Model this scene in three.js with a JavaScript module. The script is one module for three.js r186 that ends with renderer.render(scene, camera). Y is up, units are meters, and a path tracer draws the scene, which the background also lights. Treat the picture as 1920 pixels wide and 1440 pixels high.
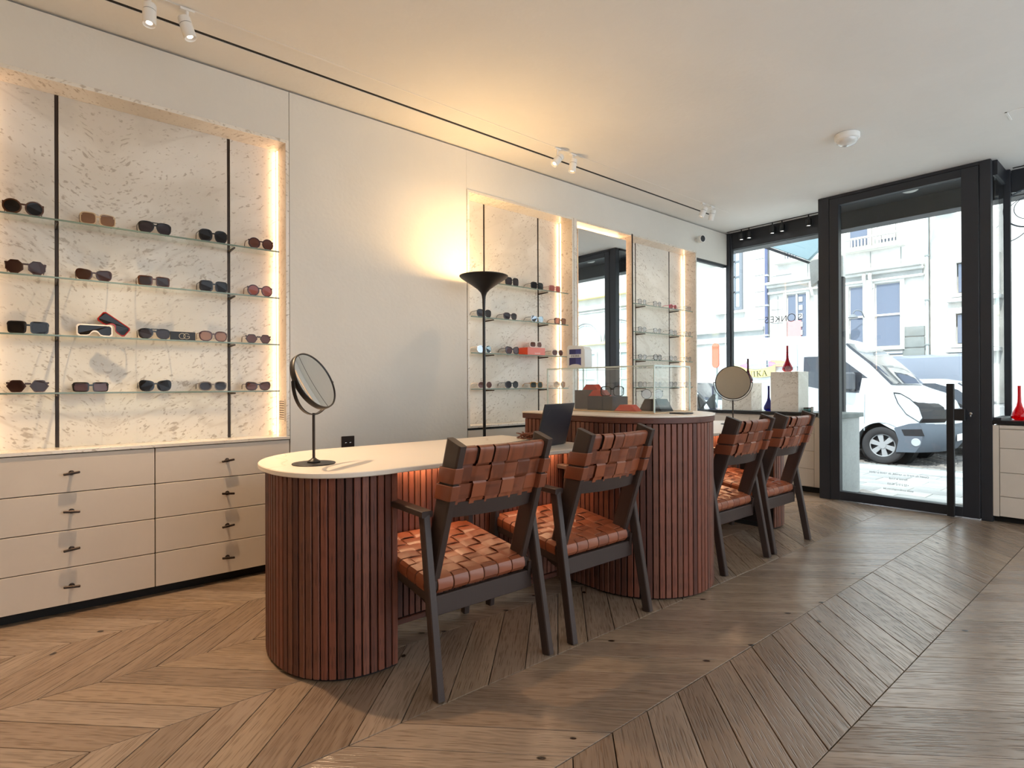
import * as THREE from 'three';
import { mergeGeometries, toCreasedNormals } from 'three/addons/utils/BufferGeometryUtils.js';
import { RectAreaLightUniformsLib } from 'three/addons/lights/RectAreaLightUniformsLib.js';
import { FontLoader } from 'three/addons/loaders/FontLoader.js';
import { TextGeometry } from 'three/addons/geometries/TextGeometry.js';

// ---------------------------------------------------------------- camera, sky, sun, exposure
const scene = new THREE.Scene();
const camera = new THREE.PerspectiveCamera(67.97, 4 / 3, 0.05, 300);
camera.position.set(3.45, 1.09, 0);
camera.rotation.order = 'YXZ';
camera.rotation.set(0.0021, THREE.MathUtils.degToRad(49.56), -0.0042);
const renderer = new THREE.WebGLRenderer({ antialias: true });
renderer.toneMapping = THREE.LinearToneMapping;
renderer.toneMappingExposure = 1.7;
renderer.shadowMap.enabled = true;
RectAreaLightUniformsLib.init();
scene.background = new THREE.Color(0.82, 0.91, 1.0);
scene.backgroundIntensity = 1.95;
const sun = new THREE.DirectionalLight(new THREE.Color(1.0, 0.96, 0.90), 4);
sun.position.set(3, 17, 4); sun.target.position.set(0, 0, -10);
sun.castShadow = true;
Object.assign(sun.shadow.camera, { left: -20, right: 20, top: 20, bottom: -20, near: 1, far: 60 });
scene.add(sun, sun.target);
const WARM = new THREE.Color(1.0, 0.69, 0.42), LED = new THREE.Color(1.0, 0.60, 0.33), LAMP = new THREE.Color(1.0, 0.61, 0.235);
const K = { lampUp: 112, lampPoint: 0.36, led: 10, deskLed: 52, spot: 2.0, mirrorLed: 24, windowSpot: 2 };

// ---------------------------------------------------------------- helpers
let seed = 1234567;
const rnd = () => ((seed = (seed * 1664525 + 1013904223) >>> 0) / 4294967296);
const rr = (a, b) => a + (b - a) * rnd();
const used = {};
const numbered = (n) => { const k = (used[n] = (used[n] ?? -1) + 1); return k ? n + '_' + String(k).padStart(3, '0') : n; };
const V = (x, y, z) => new THREE.Vector3(x, y, z);
function tag(o, label, category, group, kind) {
  if (label) o.userData.label = label;
  if (category) o.userData.category = category;
  if (group) o.userData.group = group;
  if (kind) o.userData.kind = kind;
  return o;
}
function thing(name, label, category, pos = [0, 0, 0], turn = 0, group) {
  const g = new THREE.Group(); g.name = numbered(name); g.position.set(...pos); g.rotation.y = turn; scene.add(g);
  return tag(g, label, category, group);
}
function structure(name, pos = [0, 0, 0]) { const g = new THREE.Group(); g.name = name; g.position.set(...pos); scene.add(g); g.userData.kind = 'structure'; return g; }
function obj(name, geo, mat, parent) {
  const m = new THREE.Mesh(Array.isArray(geo) ? merge(geo) : geo, mat);
  m.name = parent ? name : numbered(name); m.castShadow = m.receiveShadow = true;
  (parent ?? scene).add(m); return m;
}
function plain(g) { const q = g.index ? g.toNonIndexed() : g; for (const k of Object.keys(q.attributes)) if (!['position', 'normal', 'uv'].includes(k)) q.deleteAttribute(k); if (!q.attributes.normal) q.computeVertexNormals(); if (!q.attributes.uv) boxUV(q); return q; }
const merge = (list) => mergeGeometries(list.map(plain));
function boxUV(g, s = 1, ou = 0, ov = 0, rot = false) {          // uv in metres times s, by the way each face points
  const q = g.index ? g.toNonIndexed() : g, p = q.attributes.position, uv = new Float32Array(p.count * 2);
  const a = V(), b = V(), c = V(), n = V();
  for (let i = 0; i < p.count; i += 3) {
    a.fromBufferAttribute(p, i); b.fromBufferAttribute(p, i + 1); c.fromBufferAttribute(p, i + 2);
    n.crossVectors(b.clone().sub(a), c.clone().sub(a));
    const X = Math.abs(n.x), Y = Math.abs(n.y), Z = Math.abs(n.z);
    [a, b, c].forEach((t, k) => {
      let [u, v] = X >= Y && X >= Z ? [t.z, t.y] : Y >= Z ? [t.x, t.z] : [t.x, t.y];
      if (rot) [u, v] = [v, u];
      uv[(i + k) * 2] = (u + ou) * s; uv[(i + k) * 2 + 1] = (v + ov) * s;
    });
  }
  q.setAttribute('uv', new THREE.BufferAttribute(uv, 2)); return q;
}
function cbox(x0, y0, z0, x1, y1, z1, b = 0.002) {               // a box with its edges chamfered
  const lo = [Math.min(x0, x1), Math.min(y0, y1), Math.min(z0, z1)], hi = [Math.max(x0, x1), Math.max(y0, y1), Math.max(z0, z1)];
  b = Math.min(b, ...[0, 1, 2].map((i) => (hi[i] - lo[i]) * 0.45));
  const pos = [], mid = lo.map((l, i) => (l + hi[i]) / 2);
  const P = (s, a) => [0, 1, 2].map((i) => (s[i] > 0 ? hi[i] - (i === a ? 0 : b) : lo[i] + (i === a ? 0 : b)));
  const tri = (p, q, r) => {
    const u = q.map((t, i) => t - p[i]), v = r.map((t, i) => t - p[i]);
    const n = [u[1] * v[2] - u[2] * v[1], u[2] * v[0] - u[0] * v[2], u[0] * v[1] - u[1] * v[0]];
    const d = n[0] * (p[0] + q[0] + r[0] - 3 * mid[0]) + n[1] * (p[1] + q[1] + r[1] - 3 * mid[1]) + n[2] * (p[2] + q[2] + r[2] - 3 * mid[2]);
    pos.push(...p, ...(d >= 0 ? q : r), ...(d >= 0 ? r : q));
  };
  const quad = (p, q, r, s) => { tri(p, q, r); tri(p, r, s); };
  for (let a = 0; a < 3; a++) for (const sg of [-1, 1]) {
    const [u, v] = [(a + 1) % 3, (a + 2) % 3], c = (su, sv) => { const s = []; s[a] = sg; s[u] = su; s[v] = sv; return P(s, a); };
    quad(c(-1, -1), c(1, -1), c(1, 1), c(-1, 1));
  }
  for (let a = 0; a < 3; a++) { const [u, v] = [(a + 1) % 3, (a + 2) % 3]; for (const su of [-1, 1]) for (const sv of [-1, 1]) {
    const s0 = [], s1 = []; s0[a] = -1; s1[a] = 1; s0[u] = s1[u] = su; s0[v] = s1[v] = sv;
    quad(P(s0, u), P(s1, u), P(s1, v), P(s0, v)); } }
  for (const sx of [-1, 1]) for (const sy of [-1, 1]) for (const sz of [-1, 1]) tri(P([sx, sy, sz], 0), P([sx, sy, sz], 1), P([sx, sy, sz], 2));
  const g = new THREE.BufferGeometry(); g.setAttribute('position', new THREE.Float32BufferAttribute(pos, 3)); g.computeVertexNormals();
  return boxUV(g);
}
const basis = (x, y, z) => new THREE.Matrix4().makeBasis(x, y, z);
const shapeOf = (pts, holes = []) => { const s = new THREE.Shape(pts.map((p) => new THREE.Vector2(p[0], p[1]))); for (const h of holes) s.holes.push(new THREE.Path(h.map((p) => new THREE.Vector2(p[0], p[1])))); return s; };
function ext(pts, depth, bevel = 0, holes = [], seg = 1) {        // outline in x,y pushed out along z
  const g = new THREE.ExtrudeGeometry(shapeOf(pts, holes), { depth: depth - 2 * bevel, bevelEnabled: bevel > 0, bevelThickness: bevel, bevelSize: bevel, bevelOffset: -bevel, bevelSegments: seg, curveSegments: 8 });
  if (bevel) g.translate(0, 0, bevel);
  return g;
}
const planExt = (pts, y0, y1, bevel = 0) => { const g = ext(pts.map(([x, z]) => [x, -z]), y1 - y0, bevel); g.rotateX(-Math.PI / 2); g.translate(0, y0, 0); return g; };   // outline in x,z standing from y0 to y1
const wallExt = (pts, x0, x1, holes = [], bevel = 0) => { const g = ext(pts, x1 - x0, bevel, holes); g.applyMatrix4(basis(V(0, 0, 1), V(0, 1, 0), V(-1, 0, 0))); g.translate(x1, 0, 0); return g; };  // outline in z,y, from x1 back to x0
const curve = (pts, closed = false) => new THREE.CatmullRomCurve3(pts.map((p) => V(...p)), closed, 'centripetal');
const tube = (pts, r, seg = 16, rad = 8, closed = false) => new THREE.TubeGeometry(curve(pts, closed), seg, r, rad, closed);
function capTube(pts, r, seg, rad) { const list = [tube(pts, r, seg, rad)]; for (const p of [pts[0], pts[pts.length - 1]]) { const s = new THREE.SphereGeometry(r, rad, 5); s.translate(...p); list.push(s); } return merge(list); }
function bar(p, q, w, h, w2 = w, h2 = h, up = [0, 1, 0]) {        // tapered chamfered bar from p to q
  const a = V(...p), d = V(...q).sub(a), L = d.length();
  d.normalize(); const side = V(...up).cross(d).normalize(), top = d.clone().cross(side);
  const list = [], N = 8, c = 0.78, ring = [[-c, -1], [c, -1], [1, -c], [1, c], [c, 1], [-c, 1], [-1, c], [-1, -c]];
  const at = (k, t) => { const ww = (w + (w2 - w) * t) / 2, hh = (h + (h2 - h) * t) / 2; return a.clone().addScaledVector(d, L * t).addScaledVector(side, ring[k][0] * ww).addScaledVector(top, ring[k][1] * hh); };
  const push = (...v) => v.forEach((t) => list.push(t.x, t.y, t.z));
  for (let k = 0; k < N; k++) { const m = (k + 1) % N; push(at(k, 0), at(m, 0), at(m, 1), at(k, 0), at(m, 1), at(k, 1)); }
  for (let k = 1; k < N - 1; k++) { push(at(0, 0), at(k + 1, 0), at(k, 0)); push(at(0, 1), at(k, 1), at(k + 1, 1)); }
  const out = new THREE.BufferGeometry(); out.setAttribute('position', new THREE.Float32BufferAttribute(list, 3)); out.computeVertexNormals();
  return boxUV(out);
}
function cyl(r, h, seg = 24, r2 = r) { const g = new THREE.CylinderGeometry(r2, r, h, seg); g.translate(0, h / 2, 0); return g; }
const lathe = (pts, seg = 32) => new THREE.LatheGeometry(pts.map((p) => new THREE.Vector2(p[0], p[1])), seg);
function ribbon(pts, widths, w, t = 0.003) {                       // a strap: centre line, direction across it, width, thickness
  const c = pts.map((p) => V(...p)), n = c.length, pos = [], uv = [], ring = [];
  let s = 0;
  for (let i = 0; i < n; i++) {
    const tan = c[Math.min(i + 1, n - 1)].clone().sub(c[Math.max(i - 1, 0)]).normalize(), wd = V(...(widths[i] ?? widths[0])).normalize(), nn = tan.clone().cross(wd).normalize();
    if (i) s += c[i].distanceTo(c[i - 1]);
    const P = (a, b) => c[i].clone().addScaledVector(wd, a * w / 2).addScaledVector(nn, b * t / 2);
    ring.push({ s, v: [P(-0.93, 1), P(0.93, 1), P(1, 0.2), P(1, -1), P(-1, -1), P(-1, 0.2)] });
  }
  const push = (v, u, k) => { pos.push(v.x, v.y, v.z); uv.push(u, k); };
  for (let i = 0; i + 1 < n; i++) for (let k = 0; k < 6; k++) {
    const m = (k + 1) % 6, A = ring[i], B = ring[i + 1], q = [[A.v[k], A.s, k], [A.v[m], A.s, m], [B.v[m], B.s, m], [A.v[k], A.s, k], [B.v[m], B.s, m], [B.v[k], B.s, k]];
    const flip = false; (flip ? q.reverse() : q).forEach(([v, u, kk]) => push(v, u, kk * 0.02));
  }
  for (const [R, o] of [[ring[0], 1], [ring[n - 1], 0]]) for (let k = 1; k < 5; k++) { const f = o ? [0, k, k + 1] : [0, k + 1, k]; f.forEach((q) => push(R.v[q], R.s, q * 0.02)); }
  let g = new THREE.BufferGeometry(); g.setAttribute('position', new THREE.Float32BufferAttribute(pos, 3)); g.setAttribute('uv', new THREE.Float32BufferAttribute(uv, 2));
  g.computeVertexNormals(); g = toCreasedNormals(g, 0.5); return g;
}

// ---------------------------------------------------------------- noise and textures
const hash = (x, y, s) => { let h = (x * 374761393 + y * 668265263 + s * 982451653) | 0; h = Math.imul(h ^ (h >>> 13), 1274126177); return ((h ^ (h >>> 16)) >>> 0) / 4294967296; };
function vn(x, y, s) { const X = Math.floor(x), Y = Math.floor(y), fx = x - X, fy = y - Y, u = fx * fx * (3 - 2 * fx), v = fy * fy * (3 - 2 * fy); const a = hash(X, Y, s), b = hash(X + 1, Y, s), c = hash(X, Y + 1, s), d = hash(X + 1, Y + 1, s); return a + (b - a) * u + (c - a) * v + (a - b - c + d) * u * v; }
function fbm(x, y, s, o = 4) { let a = 0.5, t = 0, k = 0; for (let i = 0; i < o; i++) { t += a * vn(x, y, s + i * 17); k += a; x *= 2.03; y *= 2.03; a *= 0.5; } return t / k; }
const clamp = (t, a = 0, b = 1) => Math.max(a, Math.min(b, t)), sm = (a, b, t) => { t = clamp((t - a) / (b - a)); return t * t * (3 - 2 * t); };
const mix = (a, b, t) => a.map((v, i) => v + (b[i] - v) * t);
function tex(w, h, fn, srgb = true) {
  const d = new Uint8Array(w * h * 4);
  for (let y = 0, i = 0; y < h; y++) for (let x = 0; x < w; x++, i += 4) { const c = fn(x / w, y / h); d[i] = clamp(c[0]) * 255; d[i + 1] = clamp(c[1]) * 255; d[i + 2] = clamp(c[2]) * 255; d[i + 3] = 255; }
  const t = new THREE.DataTexture(d, w, h); t.wrapS = t.wrapT = THREE.MirroredRepeatWrapping; t.magFilter = THREE.LinearFilter; t.minFilter = THREE.LinearMipmapLinearFilter; t.generateMipmaps = true;
  if (srgb) t.colorSpace = THREE.SRGBColorSpace; t.needsUpdate = true; return t;
}
function pair(w, h, fn, grey) { const keep = new Float32Array(w * h); let i = 0; const c = tex(w, h, (u, v) => { const q = fn(u, v); keep[i++] = q[3]; return q; }); i = 0; const b = tex(w, h, () => { const k = keep[i++]; return [k, k, k]; }, false); return [c, b]; }
const rgb = (r, g, b) => new THREE.Color().setRGB(r / 255, g / 255, b / 255, THREE.SRGBColorSpace);
const std = (c, rough = 0.6, o = {}) => new THREE.MeshStandardMaterial({ color: Array.isArray(c) ? rgb(...c) : c, roughness: rough, ...o });
const phys = (c, rough, o = {}) => new THREE.MeshPhysicalMaterial({ color: Array.isArray(c) ? rgb(...c) : c, roughness: rough, ...o });
const glow = (c, k) => new THREE.MeshStandardMaterial({ color: 0x000000, emissive: c, emissiveIntensity: k, roughness: 1 });

// marble: 2.8 m of stone, pale with small broken brown flecks along a slant
const [marbleMap] = pair(1536, 1536, (u, v) => {
  const x = u * 2.8, y = v * 2.8, a = x * 0.87 + y * 0.5, b = -x * 0.5 + y * 0.87;
  let c = mix([0.93, 0.915, 0.895], [0.86, 0.835, 0.80], sm(0.35, 0.75, fbm(a * 1.6, b * 4, 3)));
  const vein = 1 - Math.abs(fbm(a * 1.1 + 5, b * 3.3, 11, 5) - 0.5) * 2; c = mix(c, [0.83, 0.80, 0.765], 0.5 * sm(0.93, 1, vein));
  const dens = sm(0.35, 0.7, fbm(a * 2.2, b * 3, 21, 3));
  const wx = (fbm(x * 9, y * 9, 41, 2) - 0.5) * 0.05, wy = (fbm(x * 9, y * 9, 43, 2) - 0.5) * 0.05;
  const f = fbm((a + wx) * 44, (b + wy) * 104, 51, 3); c = mix(c, [0.72, 0.675, 0.625], sm(0.695, 0.80, f + dens * 0.09 - 0.04) * 0.8);
  const g = fbm((a + wx) * 60 + 7, (b + wy) * 110, 61, 2); c = mix(c, [0.78, 0.74, 0.70], 0.5 * sm(0.76, 0.88, g + dens * 0.05));
  return [...c, 0.5];
});
// oak: 1 m along the grain by 0.5 m
const [oakMap, oakBump] = pair(1024, 512, (u, v) => {
  const x = u, y = v * 0.5;
  const bend = (fbm(x * 2.2, y * 6, 5, 3) - 0.5) * 0.09, ring = fbm(x * 1.2, (y + bend) * 26, 7, 3), arcs = 0.5 + 0.5 * Math.sin((y + bend * 1.6) * 330 + fbm(x * 3, y * 9, 9) * 9);
  const pore = sm(0.56, 0.80, fbm(x * 14, y * 420, 13, 2)), fine = fbm(x * 30, y * 300, 15, 2), blot = fbm(x * 4, y * 9, 19, 3);
  let c = mix([0.64, 0.572, 0.512], [0.51, 0.445, 0.39], clamp(0.55 * ring + 0.35 * arcs * sm(0.4, 0.6, blot) + 0.15 * fine));
  c = mix(c, [0.40, 0.335, 0.275], pore * 0.55);
  let k = 0; for (const [kx, ky, kr] of [[0.27, 0.09, 0.006], [0.71, 0.38, 0.008], [0.5, 0.22, 0.004]]) { const d = Math.hypot((x - kx) * 0.6, y - ky) / kr; k = Math.max(k, 1 - sm(0.6, 1.3, d)); }
  c = mix(c, [0.13, 0.09, 0.06], k);
  return [...c, clamp(0.55 + 0.35 * (0.5 - ring) - 0.28 * pore * 1.2 - 0.18 * arcs * sm(0.4, 0.6, blot) - 0.4 * k + 0.2 * (fbm(x * 7, y * 30, 23, 3) - 0.5))];
});
// dark red-brown hardwood: 0.8 m along the grain by 0.3 m
const [redMap, redBump] = pair(768, 384, (u, v) => {
  const x = u * 0.8, y = v * 0.3, bend = (fbm(x * 3, y * 8, 31, 3) - 0.5) * 0.05, ring = fbm(x * 1.5, (y + bend) * 40, 33, 4), pore = sm(0.6, 0.8, fbm(x * 18, y * 500, 35, 2));
  const c = mix([0.59, 0.385, 0.31], [0.42, 0.26, 0.205], ring); return [...mix(c, [0.27, 0.165, 0.135], pore * 0.6), 0.6 - 0.4 * pore - 0.2 * ring];
});
const [hideMap, hideBump] = pair(512, 512, (u, v) => {
  const a = fbm(u * 9, v * 9, 71, 4), g = fbm(u * 120, v * 120, 73, 2), s = sm(0.62, 0.75, fbm(u * 5, v * 60, 75, 3));
  const c = mix([0.63, 0.375, 0.255], [0.505, 0.285, 0.195], a); return [...mix(c, [0.36, 0.19, 0.12], 0.5 * s), 0.5 + 0.4 * (g - 0.5) - 0.2 * s];
});
const [plasterMap, plasterBump] = pair(512, 512, (u, v) => { const a = fbm(u * 5, v * 5, 81, 4), b = fbm(u * 90, v * 90, 83, 2); const k = 0.965 + 0.035 * a; return [k, k, k, b]; });
const [stoneMap] = pair(512, 512, (u, v) => { const a = fbm(u * 8, v * 8, 91, 5), b = vn(u * 260, v * 260, 93); const k = 0.78 + 0.2 * a + 0.06 * (b - 0.5); return [k, k, k, b]; });
const [ceramicMap] = pair(768, 768, (u, v) => {
  const x = u * 2, y = v * 2, w = (fbm(x * 2, y * 2, 101, 4) - 0.5) * 0.9, vein = 1 - Math.abs(Math.sin((x * 0.55 + y * 1.3 + w) * 2.3));
  let c = [0.945, 0.915, 0.88]; c = mix(c, [0.80, 0.72, 0.63], 0.55 * sm(0.985, 1, vein) * sm(0.4, 0.6, fbm(x * 3, y * 3, 103, 3))); return [...mix(c, [0.90, 0.86, 0.81], 0.4 * fbm(x * 4, y * 4, 105, 3)), 0.5];
});
function printed(w, h, draw, o = {}) { const c = document.createElement('canvas'); c.width = w; c.height = h; const x = c.getContext('2d'); draw(x, w, h); const t = new THREE.CanvasTexture(c); t.colorSpace = THREE.SRGBColorSpace; return new THREE.MeshStandardMaterial({ map: t, roughness: 0.6, ...o }); }

const wrapTo = (t, sx, sy = sx) => { const c = t.clone(); c.repeat.set(sx, sy); c.needsUpdate = true; return c; };
const MM = wrapTo(marbleMap, 1 / 2.8);
const M = {
  wall: std([226, 221, 212], 0.85, { map: wrapTo(plasterMap, 0.7), bumpMap: wrapTo(plasterBump, 0.7), bumpScale: 0.0006 }),
  ceiling: std([236, 234, 230], 0.9, { map: wrapTo(plasterMap, 0.5), bumpMap: wrapTo(plasterBump, 0.6), bumpScale: 0.0006 }),
  marble: phys([255, 252, 246], 0.32, { map: MM }),
  marbleSill: phys([255, 252, 246], 0.18, { map: MM }),
  drawer: std([218, 205, 190], 0.55, { map: wrapTo(plasterMap, 1.3) }),
  black: std([24, 24, 27], 0.45), frame: std([36, 38, 44], 0.5), bronze: std([58, 46, 38], 0.38, { metalness: 0.6 }),
  toe: std([20, 17, 16], 0.7),
  oak: [[255, 250, 244], [238, 228, 218], [250, 240, 226], [226, 216, 206]].map((c) => phys(c, 0.25, { map: oakMap, bumpMap: oakBump, bumpScale: 0.0020, ior: 1.7 })),
  joint: std([38, 30, 24], 0.9),
  slat: [[248, 238, 232], [205, 188, 182], [240, 214, 200], [182, 164, 158], [226, 216, 202]].map((c) => std(c, 0.52, { map: wrapTo(redMap, 1 / 0.8, 1 / 0.3), bumpMap: wrapTo(redBump, 1 / 0.8, 1 / 0.3), bumpScale: 0.0004 })),
  groove: std([30, 18, 15], 0.8),
  ceramic: phys([255, 250, 243], 0.38, { map: wrapTo(ceramicMap, 0.5) }),
  chairWood: std([62, 48, 43], 0.5, { bumpMap: wrapTo(redBump, 1.2, 3.3), bumpScale: 0.0003 }),
  hide: [[255, 250, 245], [238, 226, 216], [250, 232, 214], [222, 210, 205]].map((c) => phys(c, 0.40, { map: hideMap, bumpMap: hideBump, bumpScale: 0.0006, clearcoat: 0.25, clearcoatRoughness: 0.35 })),
  pane: phys([241, 245, 245], 0.0, { transmission: 1, thickness: 0, ior: 1.45 }), clearPane: phys([253, 254, 254], 0.0, { transmission: 1, thickness: 0, ior: 1.45 }),
  shelf: phys([249, 253, 251], 0.0, { transmission: 1, thickness: 0, ior: 1.45 }),
  glassEdge: phys([128, 150, 138], 0.15, { transmission: 0.25, thickness: 0 }),
  brightEdge: phys([228, 242, 236], 0.12, { transmission: 0.2, thickness: 0 }),
  mirror: std([236, 238, 238], 0.015, { metalness: 1 }),
  chrome: std([200, 200, 200], 0.22, { metalness: 1 }),
  white: std([236, 234, 230], 0.5), lampBlack: std([26, 22, 21], 0.42),
  facade: std([246, 244, 238], 0.9, { map: wrapTo(stoneMap, 0.4) }), facadeGrey: std([214, 216, 214], 0.9, { map: wrapTo(stoneMap, 0.4) }),
  granite: std([150, 156, 154], 0.8, { map: wrapTo(stoneMap, 0.8) }), darkPane: phys([40, 46, 56], 0.05, { clearcoat: 0.6 }),
  paving: [[226, 222, 215], [214, 211, 205], [236, 231, 222]].map((c) => std(c, 0.85, { map: wrapTo(stoneMap, 0.6) })),
  cobble: [[146, 141, 136], [126, 123, 121], [162, 155, 148]].map((c) => std(c, 0.85, { map: wrapTo(stoneMap, 1.3) })),
};

// ================================================================ THE SETTING
// floor: oak chevron, 478 mm columns, 179 mm boards
const floor = structure('floor');
{
  const PW = 0.478, ST = 0.179, X0 = 2.289, Z0 = -1.397, gap = 0.0017, bev = 0.0009;
  obj('screed', cbox(-0.1, -0.2, -6.3, 5.3, -0.012, 2.7, 0), M.joint, floor);
  const make = (dir, ou, ov) => {                                  // one board: corner at x 0, edges along z, the slanting sides at 45 degrees
    const P = (x, z, i, y) => { const s = dir > 0 ? 1 : -1, xx = i + (PW - 2 * i) * (x / PW), d = i * 1.414; return [xx, y, s * xx - (z > 0 ? d : ST - d)]; };
    const lay = (i, y) => [P(0, 1, i, y), P(PW, 1, i, y), P(PW, 0, i, y), P(0, 0, i, y)];
    const A = lay(gap + bev, 0), B = lay(gap, -bev), C = lay(gap, -0.011), pos = [];
    const q = (a, b, c, d) => pos.push(...a, ...b, ...c, ...a, ...c, ...d);
    q(...A); for (const [T, U] of [[A, B], [B, C]]) for (let k = 0; k < 4; k++) { const m = (k + 1) % 4; q(T[m], T[k], U[k], U[m]); }
    const g = new THREE.BufferGeometry(), uv = []; g.setAttribute('position', new THREE.Float32BufferAttribute(pos, 3));
    for (let k = 0; k < pos.length; k += 3) { const x = pos[k], z = pos[k + 2], s = dir > 0 ? 1 : -1; uv.push((x + s * z) * 0.7071 + ou, ((-s * x + z) * 0.7071 + ov) * 2); }
    g.setAttribute('uv', new THREE.Float32BufferAttribute(uv, 2)); g.computeVertexNormals();
    if (g.attributes.normal.getY(0) < 0) { const p = g.attributes.position.array; for (let k = 0; k < p.length; k += 9) for (let j = 0; j < 3; j++) { const t = p[k + 3 + j]; p[k + 3 + j] = p[k + 6 + j]; p[k + 6 + j] = t; const a = g.attributes.uv.array, kk = (k / 9) * 6; if (j < 2) { const w = a[kk + 2 + j]; a[kk + 2 + j] = a[kk + 4 + j]; a[kk + 4 + j] = w; } } g.computeVertexNormals(); }
    return g;
  };
  const variants = [1, -1].map((d) => Array.from({ length: 9 }, (_, k) => make(d, 0.17 + 0.61 * k, 0.083 + 0.137 * k)));
  const rest = [], ends = { lo: -5.86, hi: 0.55 };
  for (let c = -5; c <= 6; c++) {
    const dir = ((c % 2) + 2) % 2 === 0 ? 1 : -1, x = X0 + c * PW, zs = dir > 0 ? Z0 : Z0 + PW;
    for (let n = -34; n < 26; n++) {
      const z = zs + n * ST + (dir > 0 ? 0 : 0), lo = Math.min(z, z + dir * PW) - ST, hi = Math.max(z, z + dir * PW);
      if (hi < -6.0 || lo > 2.5) continue;
      const seen = c <= 1 && c >= -5 && hi < ends.hi + 0.3 && lo > -6.2;
      const g = variants[dir > 0 ? 0 : 1][Math.floor(rnd() * 9)], m = M.oak[Math.floor(rnd() * 4)];
      if (seen && !(x < 0 && hi > 0)) { const o = obj('plank', g, m, floor); o.position.set(x, rr(-0.0006, 0.0002), z); o.rotation.set(rr(-0.0012, 0.0012), 0, rr(-0.0012, 0.0012)); }
      else { const q = g.clone(); q.translate(x, 0, z); rest.push(q); }
    }
  }
  tag(obj('plank', rest, M.oak[0], floor), 'oak chevron boards beyond the picture', null, null, 'stuff');
}
// walls, ceiling (the shop's side window lies to the right of the picture; its daylight shows on the chair rails and drawer fronts)
const rectHole = (a, b, c, d) => [[a, c], [a, d], [b, d], [b, c]];
const wallLeft = structure('wall_left');
{
  const S = 0.001;
  obj('plaster_panel', wallExt([[2.6, 0], [2.6, 2.848], [-1.197 + S, 2.848], [-1.197 + S, 2.557], [0.186, 2.557], [0.186, 0]], -0.24, 0, [], 0.0008), M.wall, wallLeft);
  obj('plaster_panel', wallExt([[-1.198 - S, 0], [-1.198 - S, 2.848], [-2.502, 2.848], [-2.502, 0]], -0.24, 0, [], 0.0008), M.wall, wallLeft);
  obj('plaster_panel', wallExt([[-2.5025, 2.557], [-2.5025, 2.848], [-6.27, 2.848], [-6.27, 2.49], [-5.618, 2.49], [-5.618, 2.557]], -0.24, 0, [], 0.0008), M.wall, wallLeft);
  obj('outer_wall', cbox(-0.4, 0, -5.616, -0.24, 2.86, 2.7, 0), M.wall, wallLeft);
  obj('outer_wall', cbox(-0.4, 2.5, -6.3, -0.245, 3.0, -5.62, 0), M.wall, wallLeft);
  obj('low_wall', cbox(-0.4, -0.2, -6.27, -0.24, 0.74, -5.62, 0), M.facadeGrey, wallLeft);
}
{ const w = structure('wall_right'); const g = ext([[-2.8, 0], [6.3, 0], [6.3, 2.859], [-2.8, 2.859]], 0.25, 0, [rectHole(0.0, 5.6, 0.35, 2.74)]); g.applyMatrix4(basis(V(0, 0, -1), V(0, 1, 0), V(1, 0, 0))); g.translate(5.2, 0, 0); obj('plaster_panel', boxUV(g), M.wall, w); }
{ const w = structure('window_3'); for (const [a, b] of [[-5.6, -2.84], [-2.76, 0]]) obj('pane', cbox(5.36, 0.39, a, 5.368, 2.70, b, 0), M.clearPane, w); for (const z of [-2.8]) obj('post', cbox(5.33, 0.39, z - 0.04, 5.4, 2.70, z + 0.04, 0.002), M.frame, w); obj('rail', cbox(5.33, 0.352, -5.6, 5.4, 0.39, 0, 0.002), M.frame, w); obj('rail', cbox(5.33, 2.70, -5.6, 5.4, 2.738, 0, 0.002), M.frame, w); }
{ const w = structure('wall_back'); obj('plaster_panel', cbox(-0.4, 0, 2.6, 5.2, 2.86, 2.85, 0), M.wall, w); }
{
  const c = structure('ceiling');
  const hole = (x0, x1, z0, z1) => [[x0, -z0], [x1, -z0], [x1, -z1], [x0, -z1]];
  const g = ext([[-0.42, 6.32], [-0.42, -2.85], [5.45, -2.85], [5.45, 6.32]], 0.42, 0, [hole(0.262, 0.288, 2.2, -5.42), hole(0.02, 1.17, -6.205, -6.25), hole(2.56, 5.0, -6.17, -6.21)]);
  g.rotateX(-Math.PI / 2); g.translate(0, 2.86, 0); obj('ceiling_panel', boxUV(g), M.ceiling, c);
  for (const [x0, x1, z0, z1] of [[0.26, 0.29, 2.2, -5.43], [0.01, 1.18, -6.2, -6.255], [2.55, 5.01, -6.165, -6.215]]) obj('slot', cbox(x0, 2.8625, z0, x1, 2.875, z1, 0), M.toe, c);
  const h = [[2.713, -4.87, 2.725, -5.04], [2.713, -4.87, 3.1, -4.882]]; for (const [a, b, d, e] of h) obj('hatch_edge', cbox(a, 2.8575, b, d, 2.861, e, 0.0005), M.white, c);
}
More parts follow.
